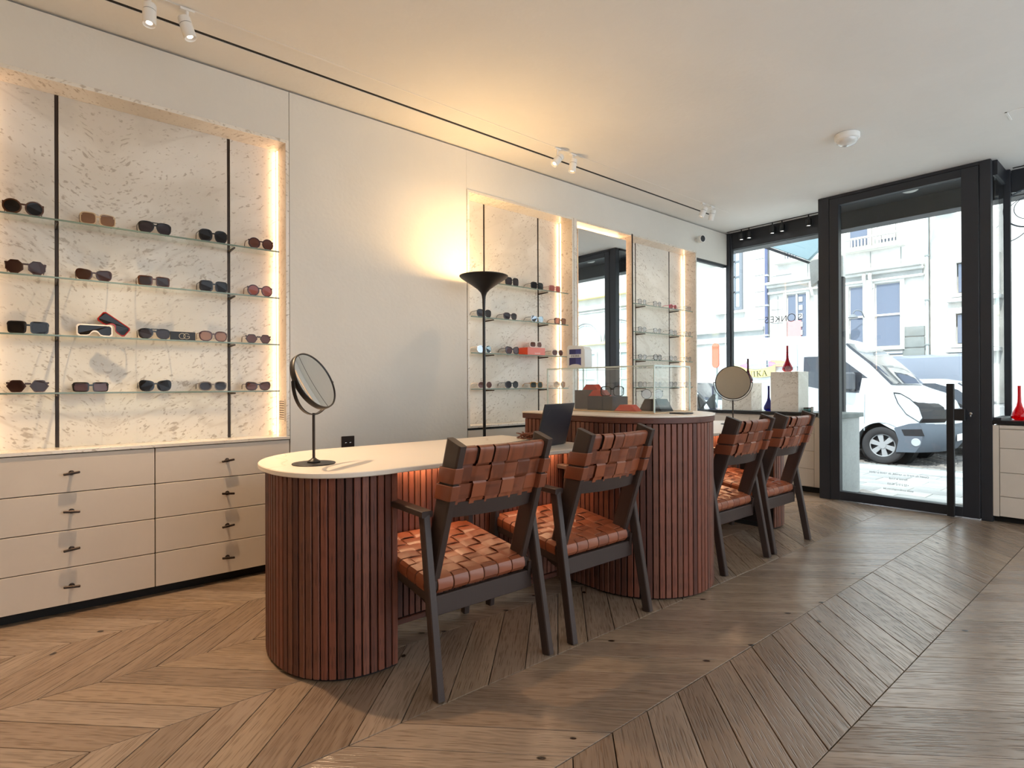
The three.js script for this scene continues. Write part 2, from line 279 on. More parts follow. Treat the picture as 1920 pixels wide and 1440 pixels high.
// shopfront: fascia, corner window on the left, door set back in the middle, window on the right
{
  const f = structure('trim_1');
  obj('fascia', cbox(-0.42, 2.66, -6.5, 5.45, 3.32, -6.325, 0.002), M.frame, f);
  obj('recess_soffit', cbox(1.2, 2.83, -6.33, 2.5, 2.858, -5.85, 0.001), M.frame, f);
}
const win1 = structure('window_1');
{
  obj('corner_post', cbox(-0.012, 0.80, -6.335, 0.035, 2.855, -6.262, 0.002), M.frame, win1);
  obj('corner_post', cbox(0.037, 0.80, -6.322, 0.055, 2.855, -6.275, 0.002), M.frame, win1);
  obj('head', cbox(0.056, 2.665, -6.324, 1.19, 2.857, -6.285, 0.001), M.frame, win1);
  obj('side_head', cbox(-0.05, 2.46, -6.262, -0.01, 2.489, -5.625, 0.001), M.frame, win1);
  obj('pane', cbox(0.055, 0.80, -6.308, 1.19, 2.665, -6.298, 0), M.pane, win1);
  obj('pane', cbox(-0.035, 0.80, -6.262, -0.027, 2.46, -5.622, 0), M.pane, win1);
  obj('corner_post', cbox(1.16, 0.80, -6.33, 1.2, 2.66, -6.29, 0.002), M.frame, win1);
  obj('pane', cbox(1.182, 0.80, -6.29, 1.19, 2.83, -5.86, 0), M.pane, win1);
  obj('low_wall', cbox(0, -0.2, -6.42, 1.188, 0.755, -6.30, 0.003), M.facadeGrey, win1);
  obj('low_wall', cbox(1.19, -0.2, -6.42, 1.34, 0.755, -5.86, 0.003), M.facadeGrey, win1);
  obj('sill', cbox(1.16, 0.757, -6.45, 1.37, 0.80, -5.86, 0.003), M.granite, win1);
  obj('sill', cbox(-0.06, 0.757, -6.45, 1.16, 0.798, -6.29, 0.003), M.granite, win1);
}
const win2 = structure('window_2');
{
  obj('corner_post', cbox(2.50, 0.80, -6.23, 2.545, 2.857, -6.185, 0.002), M.frame, win2);
  obj('head', cbox(2.545, 2.665, -6.32, 5.2, 2.857, -6.235, 0.001), M.frame, win2);
  obj('return_head', cbox(2.49, 2.74, -6.185, 2.52, 2.857, -5.84, 0.001), M.frame, win2);
  obj('pane', cbox(2.545, 0.80, -6.222, 5.2, 2.665, -6.212, 0), M.pane, win2);
  obj('pane', cbox(2.50, 0.82, -6.185, 2.508, 2.74, -5.84, 0), M.pane, win2);
  obj('sill_rail', cbox(2.488, 0.80, -6.185, 2.54, 0.82, -5.80, 0.002), M.frame, win2);
  obj('low_wall', cbox(2.49, -0.2, -6.4, 5.45, 0.755, -6.24, 0.003), M.facadeGrey, win2);
  obj('post', cbox(3.9, 0.8, -6.24, 3.96, 2.665, -6.2, 0.002), M.frame, win2);
  // round line emblem printed on the glass
  const ring = new THREE.TorusGeometry(0.155, 0.006, 6, 40), pup = new THREE.TorusGeometry(0.09, 0.003, 6, 32), lash = tube([[-0.16, -0.02, 0], [-0.07, 0.07, 0], [0.03, 0.09, 0], [0.16, -0.05, 0]], 0.003, 20, 5);
  const tail = tube([[0.02, -0.155, 0], [-0.06, -0.23, 0], [-0.15, -0.27, 0]], 0.004, 14, 5);
  for (const g of [ring, pup, lash, tail]) g.scale(1, 1, 0.2);
  const e = obj('emblem', [ring, pup, lash, tail], std([96, 104, 112], 0.6), win2); e.position.set(2.655, 2.52, -6.206); tag(e, 'round eye-like line emblem on the glass');
}
const door = structure('door_1');
{
  const zf = -5.775, zb = -5.85, H = 2.857;
  obj('jamb', cbox(1.205, 0, zb, 1.302, H, zf, 0.002), M.frame, door);
  obj('jamb', cbox(2.418, 0, zb, 2.49, H, zf, 0.002), M.frame, door);
  obj('head', cbox(1.302, 2.83, zb, 2.418, H, zf, 0.001), M.frame, door);
  obj('stile', cbox(1.306, 0.008, zb + 0.01, 1.385, 2.827, zf + 0.004, 0.002), M.frame, door);
  obj('stile', cbox(2.302, 0.008, zb + 0.01, 2.414, 2.827, zf + 0.004, 0.002), M.frame, door);
  obj('rail', cbox(1.385, 2.762, zb + 0.01, 2.302, 2.827, zf + 0.004, 0.002), M.frame, door);
  obj('rail', cbox(1.385, 0.008, zb + 0.01, 2.302, 0.088, zf + 0.004, 0.002), M.frame, door);
  obj('pane', cbox(1.385, 0.088, -5.818, 2.302, 2.762, -5.808, 0), M.pane, door);
  obj('pull_handle', [cbox(2.214, 0.012, -5.725, 2.264, 1.088, -5.69, 0.003), cbox(2.262, 0.79, -5.722, 2.335, 0.884, -5.693, 0.003), cbox(2.315, 0.80, -5.772, 2.335, 0.874, -5.70, 0.002)], M.black, door);
  const k = lathe([[0, 0.006], [0.011, 0.006], [0.013, 0.002], [0.013, 0]], 16); k.rotateX(Math.PI / 2); const k2 = cbox(-0.004, -0.024, 0, 0.004, -0.004, 0.005, 0.001); const lock = obj('lock_cylinder', [k, k2], M.chrome, door); lock.position.set(2.355, 0.845, zf + 0.004);
  const dl = lathe([[0, 0.012], [0.05, 0.012], [0.062, 0.004], [0.062, 0]], 28); dl.rotateX(Math.PI); const d = obj('sensor', dl, M.white, door); d.position.set(1.88, 2.829, -6.05);
  obj('threshold', cbox(1.2, -0.14, -6.4, 2.5, 0.0, -5.852, 0.004), M.granite, door);
  const font = await new FontLoader().loadAsync('fonts/droid/droid_sans_regular.typeface.json');
  const ink = std([40, 42, 48], 0.7), lines = [['Ouvert du mardi au samedi, de 10h00 \u00e0 18h00', 0.0155, 0.285], ['Ferm\u00e9 le lundi', 0.0155, 0.243], ['+32 2 512 42 63', 0.0165, 0.196], ['www.sonkesopticien.be', 0.0155, 0.150]];
  for (const [s, size, y] of lines) { const g = new TextGeometry(s, { font, size, depth: 0.0008, curveSegments: 2, bevelEnabled: false }); g.computeBoundingBox(); g.translate(-g.boundingBox.max.x / 2, 0, 0); g.rotateY(Math.PI); const o = obj('lettering', g, ink, door); o.position.set(1.84, y, -5.8185); tag(o, 'line of small grey lettering read from the street'); }
  // shop name on the left window, read from the street
  const big = new FontLoader(); const letters = ['S', 'O', 'N', 'K', 'E', 'S'], at = [0, 0.068, 0.163, 0.235, 0.297, 0.352], h = 0.062;
  const stroke = (s) => {
    const P = { S: [[[0.036, 0.055, 0], [0.026, 0.062, 0], [0.012, 0.060, 0], [0.006, 0.048, 0], [0.016, 0.036, 0], [0.032, 0.026, 0], [0.037, 0.013, 0], [0.028, 0.001, 0], [0.012, 0.0, 0], [0.002, 0.008, 0]]], N: [[[0, 0, 0], [0, h, 0]], [[0, h, 0], [0.045, 0, 0]], [[0.045, 0, 0], [0.045, h, 0]]], K: [[[0, 0, 0], [0, h, 0]], [[0.002, 0.026, 0], [0.04, h, 0]], [[0.012, 0.036, 0], [0.042, 0, 0]]], E: [[[0, 0, 0], [0, h, 0]], [[0, 0, 0], [0.034, 0, 0]], [[0, h, 0], [0.034, h, 0]], [[0, 0.032, 0], [0.030, 0.032, 0]]] }[s];
    if (s === 'O') { const r = new THREE.TorusGeometry(0.040, 0.004, 6, 40); r.translate(0.04, 0.034, 0); return [r]; }
    return P.map((p) => (p.length === 2 ? bar(p[0], p[1], 0.008, 0.004, 0.008, 0.004, [0, 0, 1]) : tube(p, 0.004, 30, 5)));
  };
  letters.forEach((s, i) => { const g = merge(stroke(s)); g.scale(1, 1, 0.3); g.rotateY(Math.PI); const o = obj('letter', g, ink, win1); o.position.set(0.835 - at[i] * 1.03, 1.775, -6.297); });
}

// ================================================================ LIT NICHES AND THEIR CABINETS
const Y0 = 0.786, YT = 2.556, BACK = -0.155;
function strip(parent, x, y0, y1, z, dir, k, nm = 'led_strip') {      // upright light line on a side panel, shining across the niche along z
  const m = obj(nm, cbox(x - 0.006, y0, z, x + 0.006, y1, z + dir * 0.006, 0.001), glow(LED, 3.0), parent); m.castShadow = false;
  const l = new THREE.RectAreaLight(LED, k, 0.012, y1 - y0 - 0.01); l.position.set(x, (y0 + y1) / 2, z + dir * 0.009); l.lookAt(x - 0.012 * 0.55, (y0 + y1) / 2, z + dir * 0.03); parent.add(l);
  l.name = 'led_light'; return m;
}
function stone(name, g, parent, ou, ov, m = M.marble) { return obj(name, boxUV(g, 1, ou, ov), m, parent); }
function niche(z0, z1, rails, label, off, kl = 1) {                            // z0 nearer the back of the shop, z1 nearer the window
  const t = thing('display_niche', label, 'display niche');
  const cuts = [z0 - 0.02, ...rails, z1 + 0.02];
  for (let k = 0; k < 3; k++) stone('back_panel', cbox(BACK - 0.02, Y0, cuts[k] - (k ? 0.008 : 0), BACK, YT, cuts[k + 1] + (k < 2 ? 0.008 : 0), 0.001), t, off + 0.02 * k, off * 0.6 - 0.6);
  stone('side_panel', cbox(BACK, Y0, z0 - 0.02, 0.004, YT, z0, 0.0015), t, off, 0.3); stone('side_panel', cbox(BACK, Y0, z1, 0.004, YT, z1 + 0.02, 0.0015), t, off, 0.8);
  stone('top_panel', cbox(BACK, YT - 0.02, z1 + 0.02, 0.004, YT, z0 - 0.02, 0.0015), t, off + 0.4, 0.5);
  for (const r of rails) obj('rail', cbox(BACK - 0.018, Y0, r - 0.007, BACK - 0.001, YT - 0.02, r + 0.007, 0.001), M.bronze, t);
  for (const r of rails) for (const y of SHELVES) { const b = obj('bracket', bar([BACK - 0.002, y - 0.012, r], [-0.035, y - 0.010, r], 0.011, 0.012, 0.009, 0.008), M.bronze, t); }
  strip(t, BACK + 0.016, Y0 + 0.005, YT - 0.025, z1 + 0.02, 1, K.led * kl); strip(t, BACK + 0.016, Y0 + 0.005, YT - 0.025, z0 - 0.02, -1, K.led * kl * 0.6);
  return t;
}
const SHELVES = [1.888, 1.612, 1.336, 1.061];
const rowWord = ['top', 'second', 'third', 'bottom'];
function shelves(z0, z1, where) {
  SHELVES.forEach((y, i) => {
    const t = thing('glass_shelf', `${rowWord[i]} clear glass shelf in the ${where}`, 'shelf', [0, y, 0], 0, `glass shelves in the ${where}`);
    obj('plate', cbox(-0.150, -0.004, z1 + 0.03, -0.024, 0.004, z0 - 0.03, 0.0005), M.shelf, t);
    obj('polished_edge', cbox(-0.0238, -0.004, z1 + 0.03, -0.020, 0.004, z0 - 0.03, 0.001), M.glassEdge, t);
  });
}
function handle(parent, y, z, turn = 0.0) {
  const g = [cbox(0.020, -0.0055, -0.032, 0.031, 0.0055, 0.032, 0.002)], s = cyl(0.0065, 0.022, 14); s.rotateZ(-Math.PI / 2); g.push(s);
  const k = lathe([[0, 0.003], [0.010, 0.003], [0.012, 0]], 18); k.rotateZ(-Math.PI / 2); g.push(k);
  const o = obj('handle', g, M.bronze, parent); o.position.set(0, y, z); o.rotation.x = turn; return o;
}
function cabinet(name, label, group, x1, depth, z0, z1, yTop, rows, o = {}) {   // front face at x1, drawers stacked
  const t = thing(name, label, 'cabinet', [x1, 0, 0], 0, group), G = 0.0022;
  obj('carcass', cbox(-depth, 0.055, z1, -0.02, yTop - 0.006, z0, 0.001), M.toe, t);
  obj('toe_kick', cbox(-0.07, 0, z1, -0.055, 0.055, z0, 0), M.toe, t);
  const ys = rows ?? [0.052, 0.227, 0.406, 0.586, yTop - 0.014];
  for (let k = 0; k + 1 < ys.length; k++) {
    const d = obj('drawer', cbox(-0.02, ys[k] + G, z1 + G, 0, ys[k + 1] - G, z0 - G, 0.0012), M.drawer, t);
    if (!o.bare) handle(d, (ys[k] + ys[k + 1]) / 2, (z0 + z1) / 2, k % 2 ? 0.12 : -0.1);
  }
  return t;
}
{
  const mz = (a) => a;
  niche(0.18, -1.195, [-0.115, -0.901], 'large warm-lit niche of flecked marble at the left, with five pairs on each shelf', 0.3);
  shelves(0.16, -1.175, 'large left niche');
  cabinet('drawer_cabinet', 'beige four-drawer cabinet under the large niche, cut by the left edge of the picture', 'drawer cabinets under the large left niche', 0, 0.2, 0.18, -0.506, 0.786);
  cabinet('drawer_cabinet', 'beige four-drawer cabinet under the large niche, next to the slatted desk end', 'drawer cabinets under the large left niche', 0, 0.2, -0.506, -1.195, 0.786);
  const c = stone('marble_counter', cbox(BACK, 0.774, -1.195, 0.006, 0.792, 0.18, 0.002), null, 0.9, 0.2, M.marbleSill); tag(c, 'thin marble ledge on top of the beige drawers in the large left niche', 'ledge');
  niche(-2.505, -3.655, [-2.785, -3.375], 'marble niche behind the black floor lamp, lit by an orange light line', 0.55);
  shelves(-2.525, -3.64, 'niche behind the floor lamp');
  niche(-4.47, -5.615, [-4.735, -5.325], 'pale marble niche nearest the window, with thin wire spectacles', 0.15, 0.7);
  shelves(-4.49, -5.60, 'niche nearest the window');
  const names = ['beneath the floor-lamp niche, its left half', 'beneath the floor-lamp niche, its right half', 'beneath the tall wall mirror', 'beneath the niche nearest the window, its left half', 'beneath the niche nearest the window, its right half'];
  [[-2.505, -3.08], [-3.08, -3.68], [-3.68, -4.47], [-4.47, -5.04], [-5.04, -5.615]].forEach(([a, b], i) => cabinet('drawer_cabinet', 'pale drawer cabinet ' + names[i], 'drawer cabinets along the wall behind the counter', 0, 0.2, a, b, 0.768));
  const l = stone('marble_counter', cbox(BACK, 0.768, -5.615, 0.006, 0.786, -2.505, 0.002), null, 0.4, 0.1, M.marbleSill); tag(l, 'long marble ledge under the floor-lamp niche, wall mirror and window niche', 'ledge');
  // wall mirror with a light frame between the two niches
  const t = thing('wall_mirror', 'tall wall mirror in a glowing frame between the two small niches', 'mirror', [0, 0, -4.085]);
  stone('back_panel', cbox(-0.175, Y0, -0.41, -0.157, YT, 0.43, 0.001), t, 0.2, 0.3); stone('side_panel', cbox(-0.156, Y0, 0.385, 0.004, YT, 0.425, 0.0015), t, 0.2, 0.3); stone('side_panel', cbox(-0.156, Y0, -0.385, 0.004, YT, -0.405, 0.0015), t, 0.7, 0.3); stone('top_panel', cbox(-0.156, YT - 0.02, -0.385, 0.004, YT, 0.385, 0.0015), t, 0.1, 0.8);
  obj('backing', cbox(-0.152, Y0 + 0.002, -0.338, -0.034, 2.488, 0.338, 0.001), M.bronze, t); obj('glass', cbox(-0.0335, Y0 + 0.004, -0.34, -0.028, 2.49, 0.34, 0.0008), M.mirror, t);
  for (const s of [-1, 1]) {
    const m = obj('led_strip', cbox(-0.126, Y0 + 0.01, s * 0.338, -0.112, 2.47, s * 0.343, 0.001), glow(LED, 2.2), t); m.castShadow = false;
    const l = new THREE.RectAreaLight(LED, K.mirrorLed, 0.014, 1.66); l.position.set(-0.119, 1.63, s * 0.3445); l.rotation.set(0, s > 0 ? Math.PI : 0, 0); l.name = 'led_light'; t.add(l);
  }
  const m = obj('led_strip', cbox(-0.126, 2.488, -0.33, -0.112, 2.493, 0.33, 0.001), glow(LED, 2.2), t); m.castShadow = false;
  const r = new THREE.RectAreaLight(LED, K.mirrorLed, 0.014, 0.66); r.position.set(-0.119, 2.4945, 0); r.rotation.set(Math.PI / 2, 0, 0); r.name = 'led_light'; t.add(r);
  // small louvre vent in the right reveal of the big niche
  const v = thing('vent_grille', 'small marble-coloured louvre vent in the right reveal of the large niche', 'vent', [-0.068, 0.945, -1.1745]);
  obj('vent_frame', ext([[-0.05, -0.066], [0.05, -0.066], [0.05, 0.066], [-0.05, 0.066]], 0.003, 0.0008, [[[-0.04, -0.056], [0.04, -0.056], [0.04, 0.056], [-0.04, 0.056]]]), M.marble, v);
  obj('vent_back', cbox(-0.04, -0.056, -0.0005, 0.04, 0.056, 0.0004, 0), M.bronze, v);
  for (let k = 0; k < 8; k++) obj('louvre', cbox(-0.04, -0.052 + k * 0.0138, 0.0004, 0.04, -0.046 + k * 0.0138, 0.003, 0.0006), M.marble, v);
  const q = thing('wall_outlet', 'square bronze double socket plate low on the plain wall above the desk', 'outlet', [0, 0.727, -1.56]);
  obj('plate', cbox(0, -0.043, -0.043, 0.008, 0.043, 0.043, 0.002), M.bronze, q);
  for (const s of [-1, 1]) { const d = lathe([[0, 0.001], [0.006, 0.001], [0.007, 0]], 14); d.rotateZ(-Math.PI / 2); d.scale(1, 0.6, 1); const o = obj('toggle', d, M.chrome, q); o.position.set(0.0082, 0, s * 0.015); }
}
// window cabinets and their black tops
{
  const t = thing('window_cabinet', 'beige drawer cabinet under the left window, behind the far chairs', 'cabinet', [0, 0, -5.95]);
  obj('carcass', cbox(0, 0.06, -0.32, 1.19, 0.765, -0.02, 0.001), M.drawer, t); obj('toe_kick', cbox(0, 0, -0.08, 1.19, 0.06, -0.06, 0), M.toe, t);
  const xs = [[0.02, 0.42], [0.424, 1.088]], ys = [0.066, 0.243, 0.421, 0.598, 0.735];
  for (const [a, b] of xs) for (let k = 0; k < 4; k++) { const d = obj('drawer', cbox(a, ys[k] + 0.002, -0.02, b, ys[k + 1] - 0.002, 0, 0.0012), M.drawer, t); const h = handle(d, (ys[k] + ys[k + 1]) / 2, 0); h.rotation.set(0, -Math.PI / 2, 0); h.position.set((a + b) / 2, (ys[k] + ys[k + 1]) / 2, 0); }
  obj('filler', cbox(1.09, 0.066, -0.02, 1.19, 0.76, 0, 0.0012), M.drawer, t);
  const c = obj('window_counter', cbox(-0.24, 0.768, -6.29, 1.20, 0.803, -5.945, 0.003), phys([30, 30, 33], 0.25), null); tag(c, 'black counter top under the left window carrying the marble plinths', 'counter');
  const u = thing('window_cabinet', 'beige drawer cabinet at the right edge, beside the door', 'cabinet', [2.49, 0, -5.775]);
  obj('carcass', cbox(0.01, 0.05, -0.45, 2.65, 0.762, -0.02, 0.001), M.drawer, u); obj('toe_kick', cbox(0, 0, -0.09, 2.68, 0.05, -0.07, 0), M.toe, u); obj('filler', cbox(0.002, 0.05, -0.02, 0.040, 0.762, 0, 0.0012), M.drawer, u); obj('filler', cbox(0.042, 0.735, -0.02, 2.68, 0.762, 0, 0.0012), M.drawer, u);
  const yy = [0.052, 0.208, 0.394, 0.584, 0.731];
  for (const [a, b] of [[0.044, 0.9], [0.904, 1.78], [1.784, 2.66]]) for (let k = 0; k < 4; k++) obj('drawer', cbox(a, yy[k] + 0.002, -0.02, b, yy[k + 1] - 0.002, 0, 0.0012), M.drawer, u);
  const d = obj('window_counter', cbox(2.492, 0.768, -6.21, 5.2, 0.800, -5.77, 0.003), phys([30, 30, 33], 0.25), null); tag(d, 'black counter top at the right edge carrying the red vase', 'counter');
}

// ================================================================ DESKS AND CHAIRS
const slatGeos = Array.from({ length: 5 }, (_, k) => (h, w = 0.0262, d = 0.012) => boxUV(cbox(-w / 2, 0, -d, w / 2, h, 0, 0.0022), 1, 0.1 * k, 0.06 * k, true));
const slatCache = {};
const slatGeo = (k, h, w) => (slatCache[k + ':' + h + ':' + w] ??= slatGeos[k](h, w));
function slatsAlong(parent, path, y, h, pitch = 0.0305) {             // path of [x,z], outside on the left hand when walking it
  let dist = 0; const L = path.slice(1).reduce((s, p, i) => s + Math.hypot(p[0] - path[i][0], p[1] - path[i][1]), 0), n = Math.round(L / pitch), st = L / n;
  let next = st / 2;
  for (let i = 1; i < path.length; i++) {
    const [ax, az] = path[i - 1], [bx, bz] = path[i], l = Math.hypot(bx - ax, bz - az);
    while (next <= dist + l + 1e-9) { const t = (next - dist) / l, tx = (bx - ax) / l, tz = (bz - az) / l, nx = tz, nz = -tx;
      const k = Math.floor(rnd() * 5), s = obj('slat', slatGeo(k, h, +(st - 0.0056).toFixed(4)), M.slat[Math.floor(rnd() * 5)], parent); s.position.set(ax + (bx - ax) * t, y, az + (bz - az) * t); s.rotation.y = Math.atan2(nx, nz); next += st; }
    dist += l;
  }
}
const DX = 1.085, DZ = -1.10, DA = 0.418, DB = 0.398, DH = 0.775;
const flip = (mirror) => ([x, z]) => (mirror ? [x, -5.36 - z] : [x, z]);
function endCurve(inset, steps = 44) {                               // rounded desk end in plan, from its right side round to its left side
  const a = DA - inset, b = DB - inset, out = [];
  for (let i = 0; i <= steps; i++) { const t = (i / steps) * Math.PI, c = Math.cos(t), s = Math.sin(t), e = 2 / 2.25, x = Math.sign(c) * Math.abs(c) ** e * a, z = Math.abs(s) ** e * b; out.push([DX + x + 0.16 * z, DZ + z]); }
  return out;
}
function desk(mirror, label) {
  const F = flip(mirror), t = thing('service_desk', label, 'desk', [0, 0, 0]);
  const top = [...endCurve(0), [DX - DA, -2.285], [DX + DA, -2.285]].map(F);
  obj('desk_top', boxUV(planExt(top, DH - 0.020, DH, 0.003), 1, mirror ? 0.7 : 0.1, 0.3), M.ceramic, t);
  const drum = endCurve(0.040); obj('drum_core', planExt([[DX + DA - 0.040, DZ + 0.012], ...drum, [DX - DA + 0.040, DZ + 0.012]].map(F), 0.004, DH - 0.021), M.groove, t);
  obj('plinth', planExt(endCurve(0.045).map(F), 0.0, 0.03), M.toe, t);
  const path = [...endCurve(0.029)].map(F); slatsAlong(t, mirror ? path.slice().reverse() : path, 0.012, DH - 0.036);
  // modesty panel set back under the top, with its own slats
  const px = 1.205, za = DZ + 0.01, zb = -2.285, panel = [[px - 0.02, zb], [px - 0.02, za], [px - 0.012, za], [px - 0.012, zb]].map(F);
  obj('modesty_panel', planExt(panel, 0.055, DH - 0.022), M.groove, t);
  const pp = mirror ? [[px - 0.002, -5.36 - za], [px - 0.002, -5.36 - zb]] : [[px - 0.002, zb], [px - 0.002, za]];
  slatsAlong(t, pp, 0.062, DH - 0.09);
  const z0 = mirror ? -5.36 - za : zb, z1 = mirror ? -5.36 - zb : za;
  obj('base_rail', cbox(px - 0.012, 0.035, Math.min(z0, z1), px + 0.008, 0.058, Math.max(z0, z1), 0.002), M.slat[1], t);
  const za2 = Math.min(z0, z1) + 0.03, zb2 = Math.max(z0, z1) - 0.03;
  const ls = obj('led_strip', cbox(px + 0.022, DH - 0.030, za2, px + 0.036, DH - 0.022, zb2, 0.001), glow(LED, 2.0), t); ls.castShadow = false;
  const l = new THREE.RectAreaLight(LED, K.deskLed, 0.014, zb2 - za2); l.position.set(px + 0.029, DH - 0.033, (za2 + zb2) / 2); l.rotation.set(-Math.PI / 2, 0, 0); l.name = 'led_light'; t.add(l);
  obj('edge_rail', cbox(px + 0.05, DH - 0.05, Math.min(z0, z1), px + 0.065, DH - 0.021, Math.max(z0, z1), 0.001), M.toe, t);
  return t;
}
desk(false, 'low desk with a cream stone top and a rounded slatted wood end, nearest the camera');
desk(true, 'low desk with a cream stone top beyond the tall slatted counter, nearest the window');
// tall counter between the two desks: straight back, half-round front
const CX = 1.45, CZ = -2.68, CR = 0.388, CL = 0.875, CH = 0.932;
const dee = (r, n = 40, x0 = CL) => [[x0, CZ - r], ...Array.from({ length: n + 1 }, (_, i) => { const a = -Math.PI / 2 + (i / n) * Math.PI; return [CX + Math.cos(a) * r, CZ + Math.sin(a) * r]; }), [x0, CZ + r]];
{
  const t = thing('display_counter', 'tall half-round counter clad in dark red wood slats, carrying the glass case', 'counter');
  obj('core', planExt(dee(CR - 0.014), 0.003, CH - 0.014), M.groove, t);
  obj('plinth', planExt(dee(CR - 0.03), 0, 0.02), M.toe, t);
  const p = dee(CR - 0.002); slatsAlong(t, p, 0.01, CH - 0.052, 0.0325);
  obj('top_band', boxUV(planExt(dee(CR + 0.004, 48, CL - 0.012), CH - 0.040, CH - 0.010, 0.002), 1, 0, 0, false), M.slat[1], t);
  obj('counter_top', boxUV(planExt(dee(CR + 0.008, 48, CL - 0.014), CH - 0.010, CH, 0.0025), 1, 0.2, 0.9), M.ceramic, t);
  const ends = [[CL, CZ + CR - 0.002], [CL, CZ - CR + 0.002]]; slatsAlong(t, ends, 0.01, CH - 0.052, 0.0325);
}
function bez(pts, n) { const c = curve(pts), out = []; for (let i = 0; i <= n; i++) { const p = c.getPoint(i / n); out.push([p.x, p.y, p.z]); } return out; }
function makeChair() {                                               // faces -x; origin on the floor under the middle
  const t = thing('woven_chair', '', 'chair');
  const W = M.chairWood, post = (y) => 0.137 + (y - 0.33) * 0.322;    // centre line of the raked back posts
  for (const s of [-1, 1]) {
    obj('leg', bar([0.283, 0.001, s * 0.262], [0.175, 0.625, s * 0.252], 0.030, 0.042, 0.028, 0.044), W, t);          // back leg, raked
    obj('leg', bar([-0.285, 0.001, s * 0.258], [-0.235, 0.612, s * 0.252], 0.030, 0.036, 0.028, 0.042), W, t);
    obj('arm', bar([0.198, 0.628, s * 0.252], [-0.30, 0.640, s * 0.252], 0.046, 0.024, 0.05, 0.022), W, t);
    obj('side_rail', bar([0.205, 0.335, s * 0.238], [-0.262, 0.405, s * 0.238], 0.024, 0.062, 0.024, 0.062), W, t);
    const lo = 0.292, hi = 0.893; obj('back_post', bar([post(lo), lo, s * 0.212], [post(hi), hi, s * 0.207], 0.074, 0.030, 0.088, 0.030, [0, 0, 1]), W, t);
    for (const y of [0.775, 0.712]) {                                  // leather loops round the post
      const c = post(y), hx = 0.050, hz = 0.019, sl = 0.322, P = [[c - hx, s * 0.210 - hz], [c - hx, s * 0.210 + hz], [c + hx, s * 0.210 + hz], [c + hx, s * 0.210 - hz], [c - hx, s * 0.210 - hz]];
      const ring = []; for (let k = 0; k < 4; k++) for (const f of [0.08, 0.5, 0.92]) { const x = P[k][0] + (P[k + 1][0] - P[k][0]) * f, z = P[k][1] + (P[k + 1][1] - P[k][1]) * f; ring.push([x, y, z]); } ring.push(ring[0]);
      obj('strap', ribbon(ring, [[sl, 1, 0]], 0.058, 0.003), M.hide[1], t);
    }
  }
  obj('rear_rail', boxUV(cbox(0.176, 0.254, -0.25, 0.200, 0.326, 0.25, 0.003), 1, 0, 0, true), W, t);
  obj('seat_bar', bar([0.182, 0.362, -0.235], [0.182, 0.362, 0.235], 0.03, 0.036), W, t);
  obj('seat_bar', bar([-0.262, 0.423, -0.235], [-0.262, 0.423, 0.235], 0.03, 0.036), W, t);
  const bow = (z) => 0.030 * (1 - (z / 0.2) ** 2);
  const arc = (y, w, h) => { const pos = [], N = 14; const P = (z, a, b) => [post(y + b) + bow(z) + a, y + b, z]; const q = (...k) => pos.push(...k[0], ...k[1], ...k[2], ...k[0], ...k[2], ...k[3]);
    for (let i = 0; i < N; i++) { const a = -0.205 + (0.41 * i) / N, b = -0.205 + (0.41 * (i + 1)) / N; q(P(a, w / 2, -h / 2), P(a, w / 2, h / 2), P(b, w / 2, h / 2), P(b, w / 2, -h / 2)); q(P(a, w / 2, h / 2), P(a, -w / 2, h / 2), P(b, -w / 2, h / 2), P(b, w / 2, h / 2)); q(P(a, -w / 2, h / 2), P(a, -w / 2, -h / 2), P(b, -w / 2, -h / 2), P(b, -w / 2, h / 2)); q(P(a, -w / 2, -h / 2), P(a, w / 2, -h / 2), P(b, w / 2, -h / 2), P(b, -w / 2, -h / 2)); }
    for (let k = 0; k < pos.length; k += 9) for (let j = 0; j < 3; j++) { const u = pos[k + 3 + j]; pos[k + 3 + j] = pos[k + 6 + j]; pos[k + 6 + j] = u; }
    const g = new THREE.BufferGeometry(); g.setAttribute('position', new THREE.Float32BufferAttribute(pos, 3)); g.computeVertexNormals(); return boxUV(toCreasedNormals(g, 0.6), 1, 0, 0, true); };
  obj('back_rail', arc(0.845, 0.024, 0.044), W, t); obj('back_rail', arc(0.642, 0.022, 0.056), W, t);
  // back straps: six over the top rail, two across
  const zs = Array.from({ length: 6 }, (_, k) => -0.1625 + 0.065 * k), rows = [0.775, 0.712];
  zs.forEach((z, k) => {
    const p = [], bx = (y) => post(y) + bow(z);
    p.push([bx(0.66) - 0.015, 0.672, z], [bx(0.71) - 0.010, 0.72, z], [bx(0.80) - 0.014, 0.80, z], [bx(0.85) - 0.016, 0.855, z], [bx(0.868) - 0.010, 0.873, z], [bx(0.872) + 0.004, 0.8755, z], [bx(0.868) + 0.016, 0.868, z], [bx(0.84) + 0.0175, 0.838, z], [bx(0.815) + 0.0155, 0.813, z]);
    obj('strap', ribbon(bez(p, 26), [[0, 0, 1]], 0.0612, 0.0036), M.hide[k % 4], t);
    const q = []; for (let i = 0; i <= 24; i++) { const y = 0.812 - (i / 24) * 0.150; let off = 0.004; rows.forEach((ry, r) => { off += ((k + r) % 2 ? 0.0062 : -0.0020) * (1 - sm(0.024, 0.033, Math.abs(y - ry))); }); q.push([bx(y) + off + 0.004, y, z]); }
    obj('strap', ribbon(q, [[0, 0, 1]], 0.0590, 0.003), M.hide[(k + 2) % 4], t);
  });
